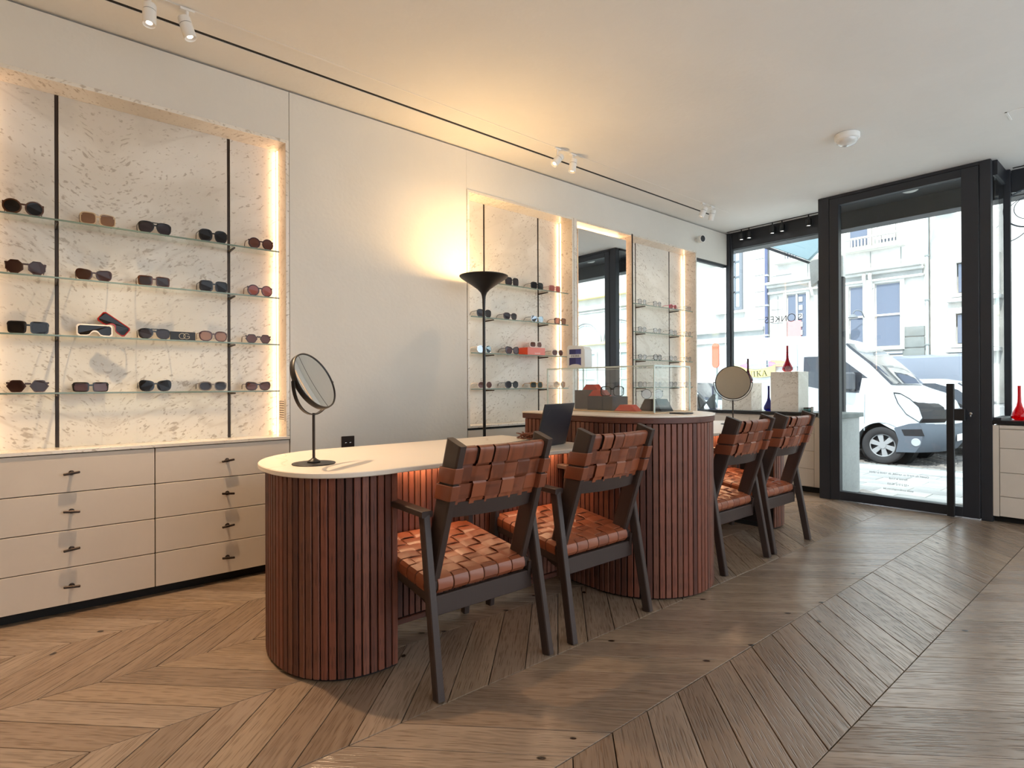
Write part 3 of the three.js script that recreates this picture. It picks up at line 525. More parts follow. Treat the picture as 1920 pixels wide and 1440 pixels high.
  rows.forEach((y, r) => { const q = []; for (let i = 0; i <= 60; i++) { const z = -0.208 + (0.416 * i) / 60; let off = 0.006; zs.forEach((c, k) => { off += ((k + r) % 2 ? -0.0024 : 0.0058) * (1 - sm(0.024, 0.033, Math.abs(z - c))); }); const edge = Math.max(0, 1 - (0.208 - Math.abs(z)) / 0.03); q.push([post(y) + bow(z) + off + 0.004 + edge * 0.028, y, z]); } obj('strap', ribbon(q, [[0.322, 1, 0]], 0.0585, 0.003), M.hide[(r * 2 + 1) % 4], t); });
  // seat straps: six front to back, seven side to side, woven
  const xs = Array.from({ length: 7 }, (_, k) => 0.142 - 0.0605 * k), sy = (x) => 0.390 + (0.185 - x) * 0.137;
  const sag = (x, z) => -0.014 * Math.max(0, 1 - (z / 0.215) ** 2) * Math.max(0, 1 - ((x + 0.04) / 0.23) ** 2);
  const zz = Array.from({ length: 6 }, (_, k) => -0.177 + 0.0708 * k);
  zz.forEach((z, k) => {
    const p = [[0.190, 0.336, z], [0.2015, 0.350, z], [0.2025, 0.368, z], [0.196, 0.384, z], [0.180, 0.392, z]];
    const m = []; for (let i = 0; i <= 44; i++) { const x = 0.165 - (0.41 * i) / 44; let o = 0; xs.forEach((c, j) => { o += ((k + j) % 2 ? 0.0050 : -0.0030) * (1 - sm(0.017, 0.031, Math.abs(x - c))); }); m.push([x, sy(x) + sag(x, z) + o, z]); }
    const f = [[-0.262, 0.4465, z], [-0.277, 0.441, z], [-0.284, 0.425, z], [-0.281, 0.404, z]];
    obj('strap', ribbon([...p, ...m, ...f], [[0, 0, 1]], 0.0672, 0.0036), M.hide[(k + 1) % 4], t);
  });
  xs.forEach((x, j) => {
    const tilt = (dz) => [[x, sy(x) - 0.052, dz * 0.247], [x, sy(x) - 0.030, dz * 0.2535], [x, sy(x) - 0.010, dz * 0.2505], [x, sy(x) - 0.001, dz * 0.240]];
    const m = []; for (let i = 0; i <= 44; i++) { const z = -0.226 + (0.452 * i) / 44; let o = 0; zz.forEach((c, k) => { o += ((k + j) % 2 ? -0.0030 : 0.0050) * (1 - sm(0.020, 0.036, Math.abs(z - c))); }); m.push([x, sy(x) + sag(x, z) + o, z]); }
    obj('strap', ribbon([...tilt(-1), ...m, ...tilt(1).reverse()], [[1, -0.137, 0]], 0.0570, 0.0034), M.hide[j % 4], t);
  });
  return t;
}
{
  const c = makeChair(), L = ['woven brown leather chair nearest the camera, beside the rounded desk end', 'woven brown leather chair second from the camera, before the tall slatted counter', 'dark woven leather chair just beyond the tall slatted counter', 'dark woven leather chair farthest from the camera, nearest the door'];
  [[-1.345, 1.5], [-2.012, 1.5], [-3.288, 1.475], [-3.907, 1.468]].forEach(([z, x], i) => { let o = c; if (i) { o = c.clone(); o.name = numbered('woven_chair'); scene.add(o); } o.position.set(x, 0, z); o.userData = { label: L[i], category: 'chair', group: 'woven leather chairs along the desks' }; });
}
// floor lamp: thin pole, wide cone, light thrown at the ceiling
function floorLamp(label, pos, k = 1) {
  const t = thing('floor_lamp', label, 'floor lamp', pos);
  obj('base', lathe([[0, 0], [0.14, 0], [0.14, 0.008], [0.133, 0.013], [0.02, 0.016], [0, 0.016]], 48), M.lampBlack, t);
  obj('pole', lathe([[0.0115, 0.014], [0.0105, 0.9], [0.0095, 1.62], [0.0115, 1.70]], 20), M.lampBlack, t);
  const outer = [[0.0115, 1.69], [0.014, 1.712], [0.022, 1.735], [0.045, 1.760], [0.085, 1.789], [0.130, 1.818], [0.160, 1.838], [0.170, 1.848]], inner = outer.map(([r, y]) => [Math.max(0.001, r - 0.0035), y + 0.003]).reverse();
  obj('shade', lathe([...outer, [0.1705, 1.852], [0.1675, 1.853], ...inner.slice(1)], 64), M.lampBlack, t);
  obj('socket', cyl(0.016, 0.05, 20), M.lampBlack, t).position.y = 1.74;
  const b = obj('bulb', lathe([[0, 1.855], [0.012, 1.853], [0.020, 1.845], [0.023, 1.832], [0.020, 1.815], [0.013, 1.80], [0.013, 1.78], [0, 1.78]], 24), glow(LAMP, 6), t); b.castShadow = false;
  const l = new THREE.PointLight(LAMP, K.lampPoint * k); l.position.set(0, 1.842, 0); l.shadow.radius = 1; l.castShadow = true; l.name = 'bulb_light'; t.add(l);
  const disc = obj('diffuser', cyl(0.075, 0.003, 32), glow(LAMP, 1.2), t); disc.position.y = 1.803; disc.castShadow = false;
  const a = new THREE.RectAreaLight(LAMP, K.lampUp * k, 0.11, 0.11); a.position.set(0, 1.812, 0); a.rotation.set(Math.PI / 2, 0, 0); a.name = 'up_light'; t.add(a);
}
{ floorLamp('tall black floor lamp with a wide cone shade between desk and wall', [0.30, 0, -2.43]);
  floorLamp('tall black floor lamp behind the camera at the left wall, outside the picture', [0.75, 0, 1.75], 1.3);
  floorLamp('tall black floor lamp behind the camera at the right wall, outside the picture', [4.75, 0, 0.55]); }
// round mirrors on stands
function standMirror(label, pos, n, k, concave) {
  const t = thing('table_mirror', label, 'mirror', pos, 0, 'round mirrors on stands'), R = 0.122 * k, hy = concave ? 0.334 : 0.328;
  obj('base', lathe([[0, 0], [0.083 * k, 0], [0.085 * k, 0.002], [0.084 * k, 0.0045], [0.03, 0.006], [0, 0.006]], 48), M.lampBlack, t);
  obj('collar', lathe([[0, 0.004], [0.026, 0.004], [0.025, 0.012], [0.012, 0.020], [0.008, 0.024], [0, 0.024]], 28), M.lampBlack, t);
  obj('pole', cyl(0.0055, hy - R - 0.014, 16), M.bronze, t).position.y = 0.008;
  const N = V(...n).normalize(), ax = V(0, 1, 0).cross(N).normalize(), up = N.clone().cross(ax).normalize(), c = V(0, hy, 0), RF = R + 0.012;
  const fork = []; for (let i = 0; i <= 24; i++) { const a = Math.PI + (i / 24) * Math.PI; fork.push([ax.x * Math.cos(a) * RF, hy + Math.sin(a) * RF, ax.z * Math.cos(a) * RF]); }
  obj('fork', ribbon(fork, fork.map((p) => { const q = V(...p).sub(c).normalize(), d = V(0, 1, 0); return ax.clone().cross(V(0, 1, 0)).toArray(); }), 0.014, 0.0045), M.lampBlack, t);
  for (const s of [-1, 1]) { const g = cyl(0.004, 0.016, 12); g.rotateX(Math.PI / 2); const o = obj('pivot', g, M.bronze, t); o.position.copy(c).addScaledVector(ax, s * (R - 0.002)); o.lookAt(o.position.clone().addScaledVector(ax, s).add(t.position)); }
  const m = basis(ax, up, N), put = (g) => { g.applyMatrix4(m); g.translate(c.x, c.y, c.z); return g; };
  const rim = lathe([[R - 0.006, -0.010], [R, -0.0105], [R + 0.001, 0], [R, 0.0105], [R - 0.005, 0.0105], [R - 0.006, 0.006], [R - 0.006, -0.010]], 72); rim.rotateX(Math.PI / 2);
  obj('rim', put(rim), M.lampBlack, t);
  const dish = Array.from({ length: 15 }, (_, i) => { const r = ((R - 0.0055) * i) / 14; return [r, concave ? 0.0006 + (r * r) / 2.1 : 0.0072]; });
  const g = lathe(dish, 72); g.rotateX(Math.PI / 2); obj('glass', put(g), M.mirror, t);
  const bk = lathe([[R - 0.0055, -0.0070], [0, -0.0078]], 48); bk.rotateX(Math.PI / 2); obj('back_glass', put(bk), M.mirror, t);
  return t;
}
standMirror('black round tilted mirror on a stand at the rounded near end of the desk', [1.172, DH, -0.885], [0.739, 0.428, -0.52], 1.0, true);
standMirror('round mirror on a stand on the far desk, before the window', [1.16, DH, -4.24], [0.47, 0.05, 0.88], 1.08);
// laptop: lid towards the chairs
{
  const A = V(1.379, DH + 0.004, -1.909), B = V(1.301, DH + 0.004, -2.199), t = thing('laptop', 'black laptop seen from the back of its lid, open on the near desk', 'laptop');
  const d = A.clone().sub(B).normalize(), n = V(-d.z, 0, d.x).normalize(), nn = n.x > 0 ? n : n.clone().negate(), up = V(0, Math.cos(0.262), 0).addScaledVector(nn, Math.sin(0.262)), out = d.clone().cross(up).normalize(), o3 = out.dot(nn) > 0 ? out : out.clone().negate();
  const lid = ext([[0, 0], [0.30, 0], [0.30, 0.225], [0, 0.225]], 0.008, 0.0025, [], 2);
  const rt = up.clone().cross(o3).normalize(), start = rt.dot(d) > 0 ? B : A;
  const place = (g) => { g.applyMatrix4(basis(rt, up, o3)); g.translate(start.x, start.y, start.z); return g; };
  obj('lid', place(boxUV(lid)), std([46, 45, 50], 0.42), t);
  const logo = printed(256, 64, (x, w, h) => { x.fillStyle = 'rgb(46,45,50)'; x.fillRect(0, 0, w, h); x.fillStyle = 'rgb(96,95,102)'; x.font = '40px sans-serif'; x.textAlign = 'center'; x.fillText('ThinkPad', w / 2, 46); }, { roughness: 0.42 });
  const pl = new THREE.PlaneGeometry(0.055, 0.0138); pl.rotateZ(0.85); pl.translate(0.046, 0.182, 0.00825); obj('logo', place(pl), logo, t);
  const sc = cbox(0.01, 0.01, -0.0012, 0.29, 0.215, 0.0002, 0.0004); obj('screen', place(sc), std([18, 18, 22], 0.2), t);
  const fl = nn.clone().negate(), base = ext([[0, 0], [0.30, 0], [0.30, 0.215], [0, 0.215]], 0.013, 0.002), r2 = rt.clone(), b3 = r2.clone().cross(fl).normalize();
  base.applyMatrix4(basis(r2, fl, b3)); base.translate(start.x, b3.y > 0 ? DH : DH + 0.013, start.z); obj('keyboard_base', boxUV(base), M.black, t);
}

// ================================================================ SPECTACLES
const LENS = {
  oval: (a) => { const c = Math.cos(a), s = Math.sin(a); return [c, s]; },
  round: (a) => [Math.cos(a), Math.sin(a)],
  square: (a) => { const e = 2 / 3.6, c = Math.cos(a), s = Math.sin(a); return [Math.sign(c) * Math.abs(c) ** e, Math.sign(s) * Math.abs(s) ** e]; },
  rect: (a) => { const e = 2 / 5, c = Math.cos(a), s = Math.sin(a); const x = Math.sign(c) * Math.abs(c) ** e, y = Math.sign(s) * Math.abs(s) ** e; return [x * (1 - 0.08 * (1 - y) / 2), y]; },
  panto: (a) => { const e = 2 / 2.5, c = Math.cos(a), s = Math.sin(a); const y = Math.sign(s) * Math.abs(s) ** e; return [Math.sign(c) * Math.abs(c) ** e * (1 + 0.08 * y), y]; },
  cat: (a) => { const e = 2 / 2.7, c = Math.cos(a), s = Math.sin(a), x = Math.sign(c) * Math.abs(c) ** e, y = Math.sign(s) * Math.abs(s) ** e; return [x * (1 + 0.10 * y), y + 0.24 * Math.max(0, x) * Math.max(0, y) - 0.12 * Math.max(0, -x) * Math.max(0, y)]; },
  aviator: (a) => { const c = Math.cos(a), s = Math.sin(a), e = 2 / 2.6, x = Math.sign(c) * Math.abs(c) ** e, y = Math.sign(s) * Math.abs(s) ** e; return [x * (1 + 0.14 * y) + 0.10 * Math.max(0, -y), y]; },
  hex: (a) => { const n = 6, k = Math.PI / n, r = Math.cos(k) / Math.cos(((a % (2 * k)) + 2 * k) % (2 * k) - k); return [r * Math.cos(a), r * Math.sin(a) * 1.1]; },
  octo: (a) => { const n = 8, k = Math.PI / n, r = Math.cos(k) / Math.cos((((a + k) % (2 * k)) + 2 * k) % (2 * k) - k); return [r * Math.cos(a), r * Math.sin(a)]; },
};
const specCache = {};
const lensMat = (c, o = 1) => phys(c, o < 1 ? 0.08 : 0.16, o < 1 ? { transmission: 1 - o, thickness: 0, specularIntensity: 0.5 } : { specularIntensity: 0.55 });
function spectacles(sp, label, pos, group, turn = 0, roll = 0) {
  const t = thing(sp.sun === false ? 'eyeglasses' : 'sunglasses', label, sp.sun === false ? 'glasses' : 'sunglasses', pos, 0, group);
  const w = sp.w ?? 0.145, br = sp.bridge ?? 0.015, a = (w / 2 - br / 2 - 1.5 * sp.t) / 2, b = (sp.h ?? 0.022) * 1.2, tt = sp.t, N = sp.n ?? 32, f = LENS[sp.kind] ?? LENS.round, key = [sp.kind, w, br, b, tt, sp.shield ? 1 : 0, sp.brow ?? 0, sp.wire ? 1 : 0, N].join();
  const bend = (g) => { const p = g.attributes.position; for (let i = 0; i < p.count; i++) { const x = p.getX(i); p.setZ(i, p.getZ(i) - 1.5 * x * x); } g.computeVertexNormals(); return g; };
  const geo = (specCache[key] ??= (() => {
    const loop = (k, s, grow) => Array.from({ length: N }, (_, i) => { const q = f((i / N) * 2 * Math.PI); return [s * (br / 2 + tt * 0.5 + a + q[0] * (a + grow)), b + tt + q[1] * (b + grow)]; });
    const frame = [], lens = [];
    if (sp.shield) {
      const W = w / 2, H = 2 * b + 2 * tt, notch = (g, d) => [[-W + g, H - g], [W - g, H - g], [W - g, g], [0.026, g], [0.013, 0.022 - d], [0.006, 0.027 - d], [-0.006, 0.027 - d], [-0.013, 0.022 - d], [-0.026, g], [-W + g, g]];
      const round = (p) => { const out = []; p.forEach((c, i) => { const A = p[(i + p.length - 1) % p.length], B = p[(i + 1) % p.length], r = 0.2; out.push([c[0] + (A[0] - c[0]) * Math.min(r, 0.008 / (Math.hypot(A[0] - c[0], A[1] - c[1]) + 1e-6)), c[1] + (A[1] - c[1]) * Math.min(r, 0.008 / (Math.hypot(A[0] - c[0], A[1] - c[1]) + 1e-6))], [c[0] + (B[0] - c[0]) * Math.min(r, 0.008 / (Math.hypot(B[0] - c[0], B[1] - c[1]) + 1e-6)), c[1] + (B[1] - c[1]) * Math.min(r, 0.008 / (Math.hypot(B[0] - c[0], B[1] - c[1]) + 1e-6))]); }); return out; };
      frame.push(ext(round(notch(0, 0.006)), 0.006, 0.001, [round(notch(tt, -0.002)).reverse()])); lens.push((() => { const g = ext(round(notch(tt * 0.9, -0.0015)), 0.0015); g.translate(0, 0, 0.003); return g; })());
      const sub = (g) => g; return { frame: bend(merge(frame.map(sub))), lens: lens.map(bend) };
    }
    for (const s of [-1, 1]) {
      frame.push(ext(loop(0, s, tt), sp.wire ? 0.0022 : 0.0042, sp.wire ? 0.0004 : 0.0009, [loop(0, s, -0.0004)]));
      const g = ext(loop(0, s, 0.0004), 0.0014); g.translate(0, 0, 0.0014); lens.push(g);
      const hy = 2 * b * 0.80 + tt; frame.push(cbox(s * (w / 2 - tt - 0.006), hy - 0.004, -0.002, s * (w / 2), hy + 0.004, 0.004, 0.0012));
    }
    const by = 2 * b * (sp.wire ? 0.66 : 0.72) + tt, bw = br / 2 + 0.004;
    frame.push(sp.wire ? tube([[-bw, by - 0.002, 0.001], [-bw * 0.4, by + 0.002, 0.0015], [bw * 0.4, by + 0.002, 0.0015], [bw, by - 0.002, 0.001]], 0.0010, 8, 5) : cbox(-bw, by - 0.0035, 0, bw, by + 0.0045, 0.004, 0.0012));
    if (sp.brow) frame.push(cbox(-bw - sp.brow, 2 * b + tt * 1.2 - 0.004, 0.0003, bw + sp.brow, 2 * b + tt * 1.2 + 0.001, 0.0038, 0.001));
    return { frame: bend(merge(frame)), lens: lens.map(bend) };
  })());
  const inner = { frame: obj('frame', geo.frame, sp.frame, t) };
  geo.lens.forEach((g) => obj('lens', g, sp.lens, t));
  const hy = 2 * b * 0.80 + tt, zb = -1.5 * (w / 2) ** 2, L = sp.len ?? 0.100;
  for (const s of [-1, 1]) { const tk = key + 't' + s + L; const g = (specCache[tk] ??= (() => { const tr = sp.wire ? 0.0010 : 0.0019, c = tube([[s * (w / 2 - 0.0015), hy, zb], [s * (w / 2 - 0.001), hy, zb - L * 0.5], [s * (w / 2 - 0.004), hy - 0.004, zb - L * 0.78], [s * (w / 2 - 0.009), Math.max(0.003, hy - 0.028), zb - L * 1.05]], tr, 12, 6); return c; })()); const m = obj('temple', g, sp.temple ?? sp.frame, t); if (!sp.wire) { m.scale.set(1, 1, 1); } }
  t.rotation.set(0, Math.PI / 2 + turn, 0); if (roll) t.rotateZ(roll);
  return t;
}
const C = {
  tort: std([78, 42, 22], 0.18), black: std([16, 14, 15], 0.2), brown: std([58, 30, 22], 0.2), wine: std([60, 18, 20], 0.2), champ: phys([226, 204, 172], 0.12, { transmission: 0.45, thickness: 0 }), white: std([240, 232, 222], 0.25), red: std([150, 14, 14], 0.22), smoke: phys([150, 138, 128], 0.15, { transmission: 0.35, thickness: 0 }), rose: phys([236, 190, 178], 0.12, { transmission: 0.5, thickness: 0 }), plum: std([44, 18, 28], 0.2), amber: std([196, 142, 52], 0.2), gold: std([190, 140, 74], 0.25, { metalness: 1 }), cream: std([240, 226, 206], 0.25), wire: std([52, 48, 48], 0.3, { metalness: 0.8 }), silver: std([190, 190, 192], 0.22, { metalness: 1 }), pink: std([222, 66, 120], 0.3), spot: std([226, 214, 208], 0.25),
  Lblack: lensMat([22, 18, 18]), Lbrown: lensMat([52, 30, 24]), Ltan: lensMat([150, 116, 92], 0.55), Lmauve: lensMat([120, 96, 102], 0.6), Lgrey: lensMat([48, 42, 46]), Lclear: lensMat([235, 236, 238], 0.08), Lpale: lensMat([196, 160, 140], 0.35), Lmirror: phys([150, 156, 164], 0.05, { metalness: 0.9 }), Lgold: phys([196, 140, 92], 0.08, { metalness: 0.85 }), Lgreen: lensMat([40, 46, 36]), Lrose: lensMat([190, 120, 110], 0.5), Lbronze: lensMat([110, 66, 52], 0.8),
};
{
  const B = (i) => SHELVES[i] + 0.0045, G = ['sunglasses on the top shelf of the large left niche', 'sunglasses on the second shelf of the large left niche', 'sunglasses on the third shelf of the large left niche', 'sunglasses on the bottom shelf of the large left niche'];
  const put = (row, z, sp, label, x = -0.042, turn = 0) => spectacles(sp, label, [x, B(row), z], G[row], turn);
  put(0, 0.010, { kind: 'oval', h: 0.0245, t: 0.0055, frame: C.tort, lens: C.Lblack, w: 0.150 }, 'large oval tortoiseshell sunglasses, leftmost on the top shelf of the large niche');
  put(0, -0.272, { kind: 'square', h: 0.0225, t: 0.004, frame: C.champ, lens: C.Ltan, temple: C.wine }, 'pale see-through sunglasses with tan lenses on the top shelf of the large niche');
  put(0, -0.516, { kind: 'aviator', h: 0.0225, t: 0.0045, brow: 0.04, bridge: 0.014, frame: C.black, lens: C.Lgrey, w: 0.148 }, 'black sunglasses with a solid straight brow, middle of the top shelf');
  put(0, -0.794, { kind: 'panto', h: 0.0245, t: 0.0055, frame: C.black, lens: C.Lblack }, 'chunky black round sunglasses before the right rail on the top shelf of the large niche');
  put(0, -1.048, { kind: 'oval', h: 0.0225, t: 0.005, frame: C.wine, lens: C.Lbronze, w: 0.140 }, 'dark red oval sunglasses at the right end of the top shelf, by the light line');
  put(1, 0.002, { kind: 'octo', h: 0.0245, t: 0.0042, frame: C.brown, lens: C.Lbrown, w: 0.150 }, 'large brown octagonal sunglasses, leftmost on the second shelf of the large niche');
  put(1, -0.256, { kind: 'cat', h: 0.0195, t: 0.004, bridge: 0.016, frame: C.brown, lens: C.Lbrown, w: 0.146 }, 'brown pointed-corner sunglasses with gradient brown lenses on the second shelf');
  put(1, -0.511, { kind: 'rect', h: 0.0185, t: 0.0045, frame: C.tort, lens: C.Lgrey, w: 0.146 }, 'angular mottled brown sunglasses in the middle of the second shelf');
  put(1, -0.796, { kind: 'square', h: 0.0215, t: 0.005, frame: C.black, lens: C.Lblack }, 'squarish black sunglasses before the right rail on the second shelf');
  put(1, -1.042, { kind: 'round', h: 0.0235, t: 0.0042, frame: C.wine, lens: C.Lrose, w: 0.140 }, 'round dark red sunglasses with pinkish lenses at the right end of the second shelf');
  put(2, -0.007, { kind: 'rect', h: 0.0195, t: 0.0055, frame: C.black, lens: C.Lblack, w: 0.152 }, 'thick black rectangular sunglasses, leftmost on the third shelf of the large niche');
  put(2, -0.258, { shield: 1, kind: 'rect', h: 0.0195, t: 0.006, frame: C.white, lens: C.Lblack, w: 0.146 }, 'white one-piece shield sunglasses on the third shelf of the large niche', -0.036);
  const red = spectacles({ shield: 1, kind: 'rect', h: 0.0195, t: 0.005, frame: C.red, lens: C.Lblack, w: 0.142, len: 0.05 }, 'red shield sunglasses propped on edge behind the white shield pair', [-0.064, B(2) + 0.0445, -0.322], G[2], 0, -0.64);
  put(2, -0.512, { kind: 'aviator', h: 0.0205, t: 0.0028, brow: 0.006, frame: C.black, lens: C.Lgrey, w: 0.142 }, 'black pilot sunglasses beside the black plaque on the third shelf');
  put(2, -0.793, { kind: 'panto', h: 0.0205, t: 0.0042, frame: C.wine, lens: C.Lpale, w: 0.142 }, 'dark red glasses with pale see-through lenses on the third shelf');
  put(2, -1.032, { kind: 'hex', h: 0.0195, t: 0.0030, frame: C.brown, lens: C.Lbronze, w: 0.142 }, 'brown six-sided sunglasses at the right end of the third shelf');
  put(3, -0.005, { kind: 'hex', h: 0.0205, t: 0.0050, frame: C.brown, lens: C.Lbrown, w: 0.154 }, 'wide brown angular sunglasses, leftmost on the bottom shelf of the large niche');
  put(3, -0.242, { kind: 'rect', h: 0.0165, t: 0.0042, frame: C.black, lens: C.Lmauve, w: 0.146 }, 'narrow black glasses with mauve lenses on the bottom shelf of the large niche');
  put(3, -0.516, { kind: 'cat', h: 0.0205, t: 0.0045, frame: C.black, lens: C.Lblack, w: 0.146 }, 'black cat-eye sunglasses in the middle of the bottom shelf of the large niche');
  put(3, -0.790, { kind: 'panto', h: 0.0185, t: 0.0040, frame: C.smoke, lens: C.Lgrey, temple: C.brown, w: 0.142 }, 'grey see-through sunglasses with dark lenses before the right rail, bottom shelf');
  put(3, -1.030, { kind: 'cat', h: 0.0170, t: 0.0045, frame: C.brown, lens: C.Lbronze, w: 0.138 }, 'slim dark brown sunglasses at the right end of the bottom shelf of the large niche');
  // plaque with the interlocked letters
  const p = thing('plaque', 'black plaque with interlocked letters OG on the third shelf', 'plaque', [-0.052, B(2) - 0.0005, -0.645]);
  obj('panel', cbox(-0.004, 0, -0.060, 0.004, 0.046, 0.060, 0.0008), M.black, p);
  const ink = std([196, 182, 160], 0.4), o = new THREE.TorusGeometry(0.0145, 0.0011, 6, 40), gg = new THREE.TorusGeometry(0.0145, 0.0011, 6, 34, Math.PI * 1.72); o.translate(-0.012, 0, 0); gg.rotateZ(0.62); gg.translate(0.009, 0, 0);
  const b1 = cbox(0.010, -0.0015, -0.001, 0.0235, 0.0007, 0.001, 0.0003), b2 = cbox(0.0213, -0.0105, -0.001, 0.0235, 0.0007, 0.001, 0.0003);
  const L = merge([o, gg, b1, b2]); L.scale(1, 1, 0.4); L.rotateY(Math.PI / 2); const l = obj('lettering', L, ink, p); l.position.set(0.0042, 0.023, -0.008);
  // niche behind the lamp
  const H = ['sunglasses on the top shelf behind the floor lamp', 'sunglasses on the second shelf behind the floor lamp', 'sunglasses on the third shelf behind the floor lamp', 'sunglasses on the bottom shelf behind the floor lamp'];
  const q = (row, z, sp, label, y = 0) => spectacles({ w: 0.140, ...sp }, label, [-0.044, B(row) + y, z], H[row]);
  q(0, -2.985, { kind: 'square', h: 0.0225, t: 0.006, frame: C.black, lens: C.Lgrey }, 'thick black sunglasses next to the lamp shade on the top shelf behind the lamp');
  q(0, -3.262, { kind: 'square', h: 0.0205, t: 0.005, frame: C.black, lens: C.Lblack }, 'black square sunglasses at the right rail on the top shelf behind the lamp');
  q(0, -3.47, { kind: 'square', h: 0.0195, t: 0.004, frame: C.rose, lens: C.Lrose }, 'pale pink sunglasses in the light line on the top shelf behind the lamp');
  q(1, -2.70, { kind: 'panto', h: 0.0215, t: 0.005, frame: C.black, lens: C.Lgrey }, 'black sunglasses crossed by the lamp pole on the second shelf');
  q(1, -2.965, { kind: 'panto', h: 0.0195, t: 0.0045, frame: C.wine, lens: C.Lgrey }, 'dark red sunglasses on the second shelf, right of the lamp pole');
  q(1, -3.262, { kind: 'cat', h: 0.0205, t: 0.0022, frame: C.silver, lens: C.Lmirror, temple: C.black }, 'silver mirrored sunglasses at the right rail on the second shelf');
  q(1, -3.535, { kind: 'rect', h: 0.0195, t: 0.0038, frame: C.brown, lens: C.Lpale }, 'brown square glasses against the light line on the second shelf');
  q(2, -2.70, { kind: 'round', h: 0.0225, t: 0.003, frame: C.silver, lens: C.Lmirror, temple: C.white }, 'round silver mirrored sunglasses with white temples behind the lamp pole');
  q(2, -2.985, { kind: 'cat', h: 0.0205, t: 0.0052, frame: C.plum, lens: C.Lmauve }, 'dark plum cat-eye sunglasses left of the orange box');
  q(2, -3.245, { kind: 'square', h: 0.0175, t: 0.0048, frame: C.white, lens: C.Lbronze, len: 0.06 }, 'white sunglasses standing on top of the orange and pink box', 0.0625);
  q(2, -3.500, { kind: 'panto', h: 0.0195, t: 0.0045, frame: C.cream, lens: C.Lbronze, temple: C.brown }, 'cream sunglasses with brown temples right of the orange box');
  q(3, -2.705, { kind: 'round', h: 0.0205, t: 0.003, frame: C.spot, lens: C.Lbronze }, 'round pale sunglasses with brown lenses behind the lamp pole, bottom shelf');
  q(3, -2.978, { kind: 'round', h: 0.0205, t: 0.0046, frame: C.black, lens: C.Lgrey }, 'round black sunglasses on the bottom shelf, right of the lamp pole');
  q(3, -3.25, { kind: 'square', h: 0.0190, t: 0.003, frame: C.amber, lens: C.Lgreen }, 'amber yellow sunglasses with green lenses on the bottom shelf');
  q(3, -3.525, { kind: 'round', h: 0.0215, t: 0.002, frame: C.gold, lens: C.Lgold, wire: 1 }, 'gold round mirrored sunglasses by the light line on the bottom shelf');
  const bx = thing('display_box', 'small orange and pink box under the white sunglasses on the third shelf', 'box', [-0.04, B(2) - 0.0005, -3.235]);
  const face = printed(256, 84, (x, w, h) => { x.fillStyle = 'rgb(238,140,128)'; x.fillRect(0, 0, w, h); x.fillStyle = 'rgb(250,236,230)'; x.font = 'bold 24px sans-serif'; x.textAlign = 'center'; x.fillText('S A S O', w * 0.56, h - 10); }, { roughness: 0.45 });
  obj('body', cbox(-0.10, 0, -0.100, 0.010, 0.0615, 0.100, 0.001), std([232, 78, 40], 0.45), bx); const fp = new THREE.PlaneGeometry(0.197, 0.0590); fp.rotateY(Math.PI / 2); fp.translate(0.0105, 0.0308, 0); obj('printed_face', fp, face, bx);
  // wire spectacles nearest the window
  const zs = [-4.70, -4.955, -5.235, -5.51], kinds = ['round', 'panto', 'round', 'square'], places = ['at the left rail', 'second from the left', 'before the right rail', 'right of the light line'];
  for (let r = 0; r < 4; r++) zs.forEach((z, i) => { const pk = r === 0 && i === 2; spectacles({ sun: false, kind: pk ? 'oval' : kinds[(i + r) % 4], w: 0.134, h: pk ? 0.017 : 0.0215, t: pk ? 0.003 : (r === 2 && i === 1 ? 0.0035 : 0.0016), wire: !(pk || (r === 2 && i === 1)), n: 22, frame: pk ? C.pink : r === 2 && i === 1 ? C.black : C.wire, lens: pk ? C.Lrose : C.Lclear }, pk ? 'pink spectacles on the top shelf of the niche nearest the window' : `${r === 2 && i === 1 ? 'thicker black' : 'thin wire'} spectacles ${places[i]} on the ${rowWord[r]} shelf nearest the window`, [-0.044, B(r), z], `spectacles on the ${rowWord[r]} shelf of the niche nearest the window`); });
}

